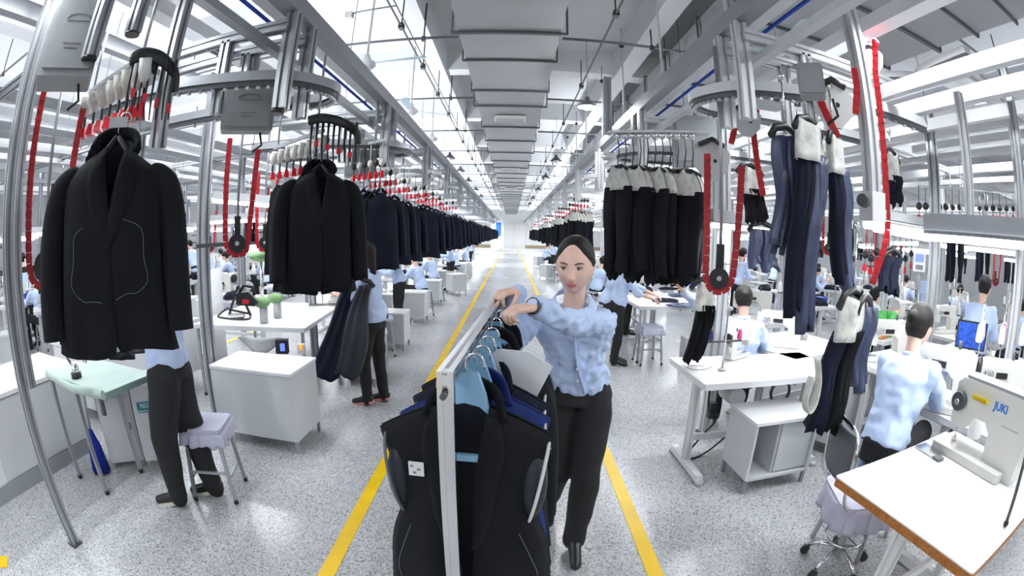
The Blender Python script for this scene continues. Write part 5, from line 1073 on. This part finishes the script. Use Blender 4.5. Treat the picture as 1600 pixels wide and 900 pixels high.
# coat held by the girl
jn = cloth_strip('long dark navy coat held by the young worker, draped to the floor side', aty(562, 440, 3.9), aty(522, 590, 3.7), 0.2, 0.36, 'suit_navy', 0.2, None, cat='coat', name='dark_coat', bagged=False, hook=False, seed=33, m2='lining')
for i, (x, y, w_, d, h) in enumerate(((-1.62, 4.72, 0.45, 0.4, 0.5), (-1.7, 6.32, 0.5, 0.4, 0.52), (-1.88, 8.35, 0.68, 0.45, 0.55), (-1.9, 10.5, 0.6, 0.45, 0.55), (-1.9, 13.2, 0.6, 0.45, 0.55), (-1.9, 16.5, 0.6, 0.45, 0.55))):
    cabinet('low pale grey cabinet beside the aisle on the left, %s behind the standing young worker' % (ORD[i] if i else 'first'), (x, y), w_, d, h, 0.0, group='low cabinets beside the aisle')
# ------------------------------------------------------------------ right side furniture
table('white sewing table nearest the woman on the right, steel legs', (1.82, 2.86), 1.25, 0.66, 0.02, 0.76)
table('white wing table joined behind the first right sewing table', (2.62, 3.55), 1.0, 0.9, 0.25, 0.76)
machine('white sewing machine on the first right-hand table, side view', atz(1150, 560, 0.765)+Vector((0.03, 0.05, 0)), PI+0.5, 0.62)
thread_stand('thread stand with pink and navy cones in front of the first right-hand machine', atz(1128, 578, 0.765), 0.1, ('thread_navy', 'thread_pink'), 0.72, la=0.28, cs=0.55)
q = MB().tube(smooth_path([(0, 0, 0), (-0.08, 0.03, 0), (-0.14, -0.02, 0), (-0.09, -0.08, 0), (0.0, -0.06, 0), (0.06, -0.01, 0.0)], 5), 0.004, 5).build('cable_loop', 'plastic_grey'); tag(q, 'thin grey cable looped on the first right-hand table', 'cable'); q.location = atz(1100, 572, 0.766)
machine('cream sewing machine at the far side of the first right-hand table', Vector((2.35, 3.45, 0.765)), -0.6, 0.9)
heap('pale blue sleeve cloth on the wing table', (2.15, 3.5, 0.765), 'shirt_blue', (0.16, 0.1, 0.06), 5)
t = thing('motor_unit', 'grey clutch motor and cables slung under the first right-hand table', 'motor', (1.62, 2.9, 0.55)); MB().cyl((0, -0.1, 0), (0, 0.1, 0), 0.07, 16).build('motor_can', 'plastic_grey', t); MB().box((0, 0, 0.1), (0.16, 0.12, 0.1)).build('mounting', 'dark_metal', t)
MB().tube(smooth_path([(-0.22, -0.05, 0.15), (-0.2, -0.05, -0.1), (-0.1, 0, -0.2), (-0.2, 0.02, -0.35), (-0.3, 0, -0.5), (-0.1, 0.1, -0.53), (0.05, 0, -0.3), (0.1, 0, -0.1)], 5), 0.008, 6).build('cable', 'plastic_black', t); MB().box((-0.15, 0, -0.12), (0.05, 0.05, 0.12)).build('plug_block', 'plastic_black', t)
MB().tube([(0.42+0.09*math.cos(a), -0.05, 0.0+0.09*math.sin(a)) for a in [k*PI/8 for k in range(16)]], 0.013, 8, closed=True).build('belt_wheel', 'dark_metal', t); MB().tube([(0.42, -0.05, 0.09), (0.42, -0.05, 0.2)], 0.01, 6).build('belt_hanger', 'dark_metal', t)
cabinet('open grey shelf cabinet on legs in front of the first right-hand table', (1.83, 2.56), 0.56, 0.38, 0.52, 0.03, open_front=True)
stool('stool with lilac cover beyond the woman on the right', (1.83, 5.75), 0.1, h=0.5, group=None)
box_obj('black_bin', 'grey waste bin beside the far lilac-topped stool', 'bin', (2.35, 5.5, 0), (0.24, 0.2, 0.4), 'plastic_grey')
t = table('long white bench table where the pale-shirted worker stretches his arms', (2.35, 6.3), 1.4, 1.2, 0.0, 0.76, legs='4', name='bench_table')
for i, (u, v) in enumerate(((1045, 452), (1062, 462), (1040, 470), (1065, 478))): heap('folded dark blue cloth on the bench beyond the woman, %s from the left' % ORD[i].replace('nearest', 'first'), atz(u, v, 0.77), ('suit_navy', 'lining_sheen')[i % 2], (0.2, 0.12, 0.03), seed=40+i)
light_bar('bright light bar across the first right-hand table', aty(1112, 348, 3.35), aty(1238, 362, 3.35), 18, h=0.11)
light_bar('bright light bar starting at the white block beside the hanging pieces', (1.93, 1.95, 1.80), (3.3, 2.05, 1.82), 16, h=0.05)
light_bar('nearest light bar, broad grey housing at the right edge', (2.28, 1.72, 1.77), (2.5, 0.4, 1.77), 14, m='grey_metal', d=0.1, h=0.11)
box_obj('post_socket', 'white square block gripping the foot of the bright post', 'bracket', (1.93, 1.89, 1.80), (0.12, 0.12, 0.16), 'plastic_white'); t = thing('clamp_knob', 'round grey knob on the white block beside the hanging pieces', 'knob', (1.84, 1.87, 1.9)); MB().cyl((0, 0, 0), (-0.05, -0.03, 0), 0.035, 16).build('disc', 'dark_metal', t)
# near table with cream machine
A_ = Vector((1.292, 1.254)); B_ = Vector((1.363, 0.429)); e1 = (A_-B_).normalized(); e2 = Vector((e1.y, -e1.x)); Lx, Ly = 1.0, (A_-B_).length
cen = B_+e1*(Ly/2)+e2*(Lx/2); rzt = math.atan2(e2.y, e2.x)
table('big white worktable with orange wooden edge at the lower right', (cen.x, cen.y), Lx, Ly, rzt, 0.76, edge='wood_edge', top='laminate', legs='T', name='work_table')
mc = thing('sewing_machine', 'large cream sewing machine with yellow and blue lettering on the orange-edged table', 'sewing machine', (2.12, 0.95, 0.762), rzt-PI/2-0.1)
MB().rbox((-0.05, 0, 0.02), (0.5, 0.24, 0.04), 0.02).build('bed', 'machine_cream', mc)
MB().box((-0.26, -0.17, 0.004), (0.16, 0.1, 0.006)).build('slide_plate', 'chrome', mc); MB().box((-0.17, -0.2, 0.006), (0.05, 0.05, 0.01)).build('dark_slot', 'dark_metal', mc)
MB().prism([(0.26, 0.0), (0.26, 0.33), (0.2, 0.36), (-0.22, 0.36), (-0.26, 0.33), (-0.26, 0.14), (-0.17, 0.12), (-0.15, 0.2), (-0.02, 0.2), (0.02, 0.16), (0.03, 0.0)], 0.13, (0, 0.02, 0), axis='y').build('arm', 'machine_cream', mc)
MB().cyl((-0.215, -0.05, 0.25), (-0.215, -0.085, 0.25), 0.045, 16).build('thread_guide_disc', 'dark_metal', mc); MB().cyl((-0.215, -0.085, 0.25), (-0.215, -0.1, 0.25), 0.015, 12).build('tension_knob', 'chrome', mc)
MB().cyl((-0.22, 0, 0.12), (-0.22, 0, 0.05), 0.006, 8).build('needle_bar', 'chrome', mc); MB().box((-0.22, 0, 0.052), (0.02, 0.04, 0.015)).build('presser_foot', 'chrome', mc)
MB().rbox((-0.08, -0.046, 0.295), (0.1, 0.003, 0.05), 0.012, axis='y').build('yellow_badge', 'text_yellow', mc); text('MO', 'text_white', 0.035, mc, (-0.08, -0.0495, 0.293), (PI/2, 0, 0), bold=0.0008); text('JUKI', 'text_blue', 0.05, mc, (0.06, -0.047, 0.29), (PI/2, 0, 0), bold=0.0015)
MB().rbox((0.0, 0.02, 0.366), (0.44, 0.12, 0.015), 0.02).build('dark_top_cover', 'grey_metal', mc); MB().box((0.15, -0.047, 0.22), (0.12, 0.004, 0.006)).build('panel_groove', 'plastic_grey', mc)
MB().lathe([(0, 0), (0.06, 0), (0.075, 0.012), (0.075, 0.03), (0, 0.04)], (0.26, 0.02, 0.27), 18, mx=Matrix.Rotation(PI/2, 3, 'Y')).build('handwheel', 'plastic_black', mc)
for i in range(3):
    t = thing('thread_cone', 'tall white thread cone on its spool pin by the cream machine, %s of three' % ('left', 'middle', 'right')[i], 'thread', tuple(Vector((2.32+0.13*i, 1.14-0.14*i, 0.762)))); MB().lathe([(0.05, 0), (0.05, 0.01), (0.012, 0.012), (0.012, 0.05)], (0, 0, 0), 14).build('spool_pin', 'plastic_grey', t); MB().lathe([(0.045, 0.03), (0.05, 0.04), (0.03, 0.24), (0.014, 0.245), (0, 0.245)], (0, 0, 0), 16).build('thread', 'thread_white', t)
t = thing('machine_stand_rod', 'thin dark steel rod leaning on the orange-edged table', 'rod', tuple(atz(1570, 822, 0.762))); MB().cyl((0, 0, 0.01), (0.16, 0.12, 0.42), 0.009, 8).build('rod', 'dark_metal', t); MB().ell((0, 0, 0.012), 0.014, 10, 6).build('rubber_tip', 'plastic_black', t)
# machines beyond the seated worker
table('white machine table in front of the seated worker', (2.78, 1.52), 0.62, 1.1, 0.1, 0.76, legs='T')
machine('cream overlock machine with dark head in front of the seated worker', (2.55, 1.66, 0.765), -PI/2+0.5, 1.1)
machine('second cream machine with round handwheel behind the overlock machine', (2.92, 1.32, 0.765), -PI/2+0.9, 1.0)
t = thing('monitor', 'small monitor showing a blue picture behind the seated worker', 'monitor', tuple(atx(1518, 524, 3.3)), -1.0); t.scale = (0.68, 0.68, 0.68); MB().rbox((0, 0, 0), (0.42, 0.3, 0.03), 0.01, axis='y').build('bezel', 'plastic_black', t); MB().box((0, -0.0165, 0), (0.38, 0.004, 0.26)).build('screen', 'screen_blue', t); MB().cyl((0, 0.02, -0.14), (0, 0.02, -0.42), 0.02, 10).build('stand', 'plastic_black', t)
table('table with tan wooden edge behind the machines at the right', (3.6, 1.45), 0.9, 0.9, 0.1, 0.78, edge='gold_wood')
for i in range(4):
    thread_stand('thread stand with white cones behind the seated worker, %s' % ('first from the left', 'second', 'third', 'rightmost')[i], (3.25+0.22*i, 1.75-0.12*i, 0.785), 0.4, ('thread_white', 'thread_pink' if i == 1 else 'thread_white', 'thread_yellow' if i == 2 else 'thread_white'), 0.6)
# swivel chair
cp = Vector((1.76, 1.46, 0)); t = thing('swivel_chair', 'grey-backed swivel chair with chrome wheel-shaped foot ring and lilac seat cover', 'chair', tuple(cp), -1.9)
MB().tube([(0.125*math.cos(a), 0.125*math.sin(a), 0.2) for a in [k*PI/12 for k in range(24)]], 0.008, 8, closed=True).build('foot_ring', 'chrome', t)
for k in range(5):
    a = 2*PI*k/5+0.3; d = Vector((math.cos(a), math.sin(a), 0)); MB().bar(d*0.02+Vector((0, 0, 0.2)), d*0.125+Vector((0, 0, 0.2)), 0.01).build('spoke', 'chrome', t)
    MB().tube([d*0.03+Vector((0, 0, 0.12)), d*0.13+Vector((0, 0, 0.1)), d*0.2+Vector((0, 0, 0.065))], 0.012, 8).build('leg', 'chrome', t)
    l = Vector((-d.y, d.x, 0)); o = MB().cyl(d*0.205+Vector((0, 0, 0.027))-l*0.018, d*0.205+Vector((0, 0, 0.027))+l*0.018, 0.026, 12).build('caster', 'plastic_black', t)
MB().cyl((0, 0, 0.06), (0, 0, 0.44), 0.022, 14).build('column', 'plastic_grey', t)
MB().rbox((0, 0, 0.46), (0.38, 0.36, 0.05), 0.07).build('seat', 'cloth_lilac', t)
q = MB(); q.grid(lambda i, j: Vector(((0.195+0.02*j+0.014*j*math.sin(2*PI*i*15))*math.copysign(abs(math.cos(2*PI*i))**0.6, math.cos(2*PI*i)), (0.185+0.02*j+0.014*j*math.cos(2*PI*i*13))*math.copysign(abs(math.sin(2*PI*i))**0.6, math.sin(2*PI*i)), 0.475-0.13*j)), 90, 5); q.build('seat_skirt', 'cloth_lilac', t, solid=0.003)
bk = MB(); bk.grid(lambda i, j: Vector(((i-0.5)*0.34, -0.2-0.03*math.cos(PI*(i-0.5)), 0.6+0.24*j)), 8, 4); bk.build('backrest', 'vinyl_grey', t, solid=0.03)
MB().tube(smooth_path([(-0.17, -0.1, 0.45), (-0.185, -0.19, 0.52), (-0.19, -0.215, 0.7), (-0.17, -0.22, 0.85), (0, -0.24, 0.88), (0.17, -0.22, 0.85), (0.19, -0.215, 0.7), (0.185, -0.19, 0.52), (0.17, -0.1, 0.45)], 4), 0.01, 8).build('back_frame', 'chrome', t)
# second chair under the worker
t = thing('stool', 'metal stool carrying the seated worker by the cream machine', 'stool', (2.02, 1.62, 0), 0.3); MB().rbox((0, 0, 0.47), (0.36, 0.36, 0.05), 0.04).build('seat', 'shirt_blue', t)
for sx in (-1, 1):
    for sy in (-1, 1): MB().bar((sx*0.13, sy*0.13, 0.45), (sx*0.19, sy*0.19, 0), 0.024).build('leg', 'aluminium', t)
t = table('small white table heaped with green and orange cloth behind the seated worker', (4.15, 3.75), 0.8, 0.6, 0.2, 0.76, legs='4', name='side_table')
heap('bright green cloth bundle on the small right-hand table', (4.2, 3.75, 0.765), 'cloth_lime', (0.25, 0.18, 0.2), 3); heap('orange cloth bundle beside the green one', (3.95, 3.62, 0.765), 'cloth_orange', (0.16, 0.12, 0.1), 4); heap('white cloth bundle beside the green one', (4.05, 4.0, 0.765), 'paper', (0.3, 0.18, 0.26), 6)
cabinet('tall pale cabinet between the low trousers and the seated worker', (2.72, 2.95), 0.5, 0.4, 0.62, 0.5); cabinet('pale grey cabinet behind the low trousers', (3.45, 2.95), 0.5, 0.4, 0.66, 0.4)
heap('dark slate cloth lying on the pale cabinet', (2.75, 2.95, 0.635), 'suit_navy', (0.2, 0.14, 0.06), 7)
t = thing('sign_panel', 'tall white information board at the far end left of the aisle', 'board', (-1.35, 44, 0)); MB().box((0, 0, 1.75), (1.2, 0.06, 2.9)).build('board', 'paper', t); MB().box((0.1, -0.035, 2.1), (0.5, 0.01, 1.3)).build('blue_figure', 'text_blue', t)
for s in (-1, 1): MB().box((s*0.4, 0, 0.15), (0.06, 0.4, 0.3)).build('leg', 'grey_metal', t)
t = thing('entrance_door', 'pale double door in the far wall at the end of the aisle', 'door', (0.3, 56.95, 0)); MB().box((0, 0, 1.5), (2.8, 0.08, 3.0)).build('leaf', 'plastic_white', t); MB().box((0, -0.045, 1.5), (0.03, 0.02, 3.0)).build('centre_joint', 'plastic_grey', t)
# ------------------------------------------------------------------ repeated stations down the hall
T0 = table('x', (0, 0), 1.1, 0.6, 0, 0.76); M0 = machine('x', (0, 0, 0.765), 0); S0 = thread_stand('x', (0, 0, 0.765)); C0 = cabinet('x', (0, 0), 0.5, 0.4, 0.55)
K0 = stool('x', (0, 0), 0, skirt=False); L0 = light_bar('x', (-0.55, 0, 0), (0.55, 0, 0), lamp=False, group='light bars down the hall'); H0 = heap('x', (0, 0, 0), 'suit_navy', (0.2, 0.14, 0.08), 9); index_children()
def terminal(label, loc, rz, h=0.6):
    t = thing('work_terminal', label, 'terminal', tuple(loc), rz); MB().cyl((0, 0, 0), (0, 0, h), 0.012, 8).build('pole', 'aluminium', t); MB().rbox((0, -0.02, h), (0.13, 0.18, 0.04), 0.01, axis='y').build('housing', 'plastic_white', t); MB().box((0, -0.042, h+0.03), (0.09, 0.004, 0.07)).build('display', 'screen_small', t); MB().box((0, -0.042, h-0.05), (0.08, 0.004, 0.04)).build('keypad', 'text_grey', t); return t
terminal('white terminal with small violet display above the seated worker', tuple(atx(1432, 470, 3.6)), -0.9, 0.35)
terminal('white terminal with small violet display behind the first right table', tuple(aty(1082, 445, 4.6)-Vector((0, 0, 0.1))), -0.3, 0.1)
X0 = terminal('x', (0, 0, 0.765), 0)
# more tables, machines and hung things crowding the near right
for n_, (x, y, rz) in enumerate(((3.35, 2.75, 0.15), (4.45, 1.35, 0.1), (5.6, 3.6, 0.2), (3.0, 4.75, 0.1), (-3.9, 5.6, 0.1), (-4.9, 4.4, 0.1), (-3.6, 7.2, 0.1))):
    wh = ('behind the seated worker', 'at the far right edge', 'beyond the green cloth', 'beyond the wing table', 'beyond the left pressing table', 'behind the left side board', 'well beyond the left pressing table')[n_]
    dup(T0, (x, y, 0), rz=rz, label='white sewing table '+wh, group=None); dup(M0, (x-0.2, y, 0.765), rz=rz-0.4, label='cream sewing machine on the table '+wh); dup(S0, (x+0.4, y+0.15, 0.765), rz=rz, label='thread stand on the table '+wh); dup(L0, (x, y+0.05, 1.84), rz=rz, label='lit light bar above the table '+wh); dup(H0, (x+0.15, y-0.15, 0.765), rz=n_, label='dark cloth pile on the table '+wh)
cb = far_carrier('x', 'plastic_black'); cb['label'] = 'x'; index_children()
for i in range(16): dup(cb, tuple(aty(1436+10.5*i, 322+0.3*i, 3.1)), rz=0.3*i, label='small black carrier in the row seen above the nearest light bar, %s one' % ORD[i], group='black carriers above the nearest light bar')
row_rail(aty(1436, 322, 3.1), aty(1596, 327, 3.1), 0.2, 'thin rail carrying the black carriers above the nearest light bar')
for i in range(9): dup(cb, tuple(aty(1352+9*i, 398+6*math.sin(i*2), 3.4)), rz=0.3*i, label='small black carrier in the cluster behind the hanging pieces, %s one' % ORD[i], group='black carriers behind the hanging pieces')
for c in list(ALLK.get(cb.name, [])): bpy.data.objects.remove(c)
bpy.data.objects.remove(cb); index_children()
B0 = box_obj('work_bin', 'x', 'bin', (0, 0, 0), (0.2, 0.15, 0.12), 'blue_pipe')
for n_, (x, y, a, s, k, std, wh) in enumerate(SEATS):
    R = Matrix.Rotation(a, 3, 'Z'); at_ = lambda u, v, z=0: tuple(Vector((x, y, z))+R@Vector((u, v, 0))); w = ', %s side, %s, %s from the camera' % (('left', 'right')[s > 0], wh, ORD[k])
    dup(T0, at_(0, -0.62), rz=a, label='white sewing table'+w, group='sewing tables down the hall'); dup(M0, at_(0.15, -0.6, 0.765), rz=a, label='cream sewing machine'+w, group='sewing machines down the hall')
    dup(S0, at_(0.42, -0.75, 0.765), rz=a, label='thread stand'+w, group='thread stands down the hall')
    if n_ % 3 != 1: dup(H0, at_(-0.35, -0.55, 0.765), rz=a+n_, label='dark cloth pile on table'+w, group='cloth piles down the hall')
    if n_ % 2 == 1: dup(X0, at_(-0.5, -0.85, 0.765), rz=a, label='white terminal with violet display'+w, group='terminals down the hall')
    if n_ % 4 == 1: dup(B0, at_(-0.3, -0.7, 0.765), rz=a, label='blue bin on table'+w, group='blue bins down the hall')
    if n_ % 2 == 0: dup(C0, at_(0.95, -0.2), rz=a, label='low grey cabinet'+w, group='low cabinets down the hall')
    if not std: dup(K0, at_(0, 0.02), rz=a, label='stool under worker'+w, group='stools down the hall')
    dup(L0, at_(0, -0.55, 1.82), rz=a, label='lit light bar over table'+w, group='light bars down the hall')
for o in (T0, M0, S0, C0, K0, L0, H0, B0, X0):
    for c in list(ALLK.get(o.name, [])): bpy.data.objects.remove(c)
    bpy.data.objects.remove(o)
for o in sc.objects:
    if o.get('label') == 'x': o['label'] = 'unnamed'
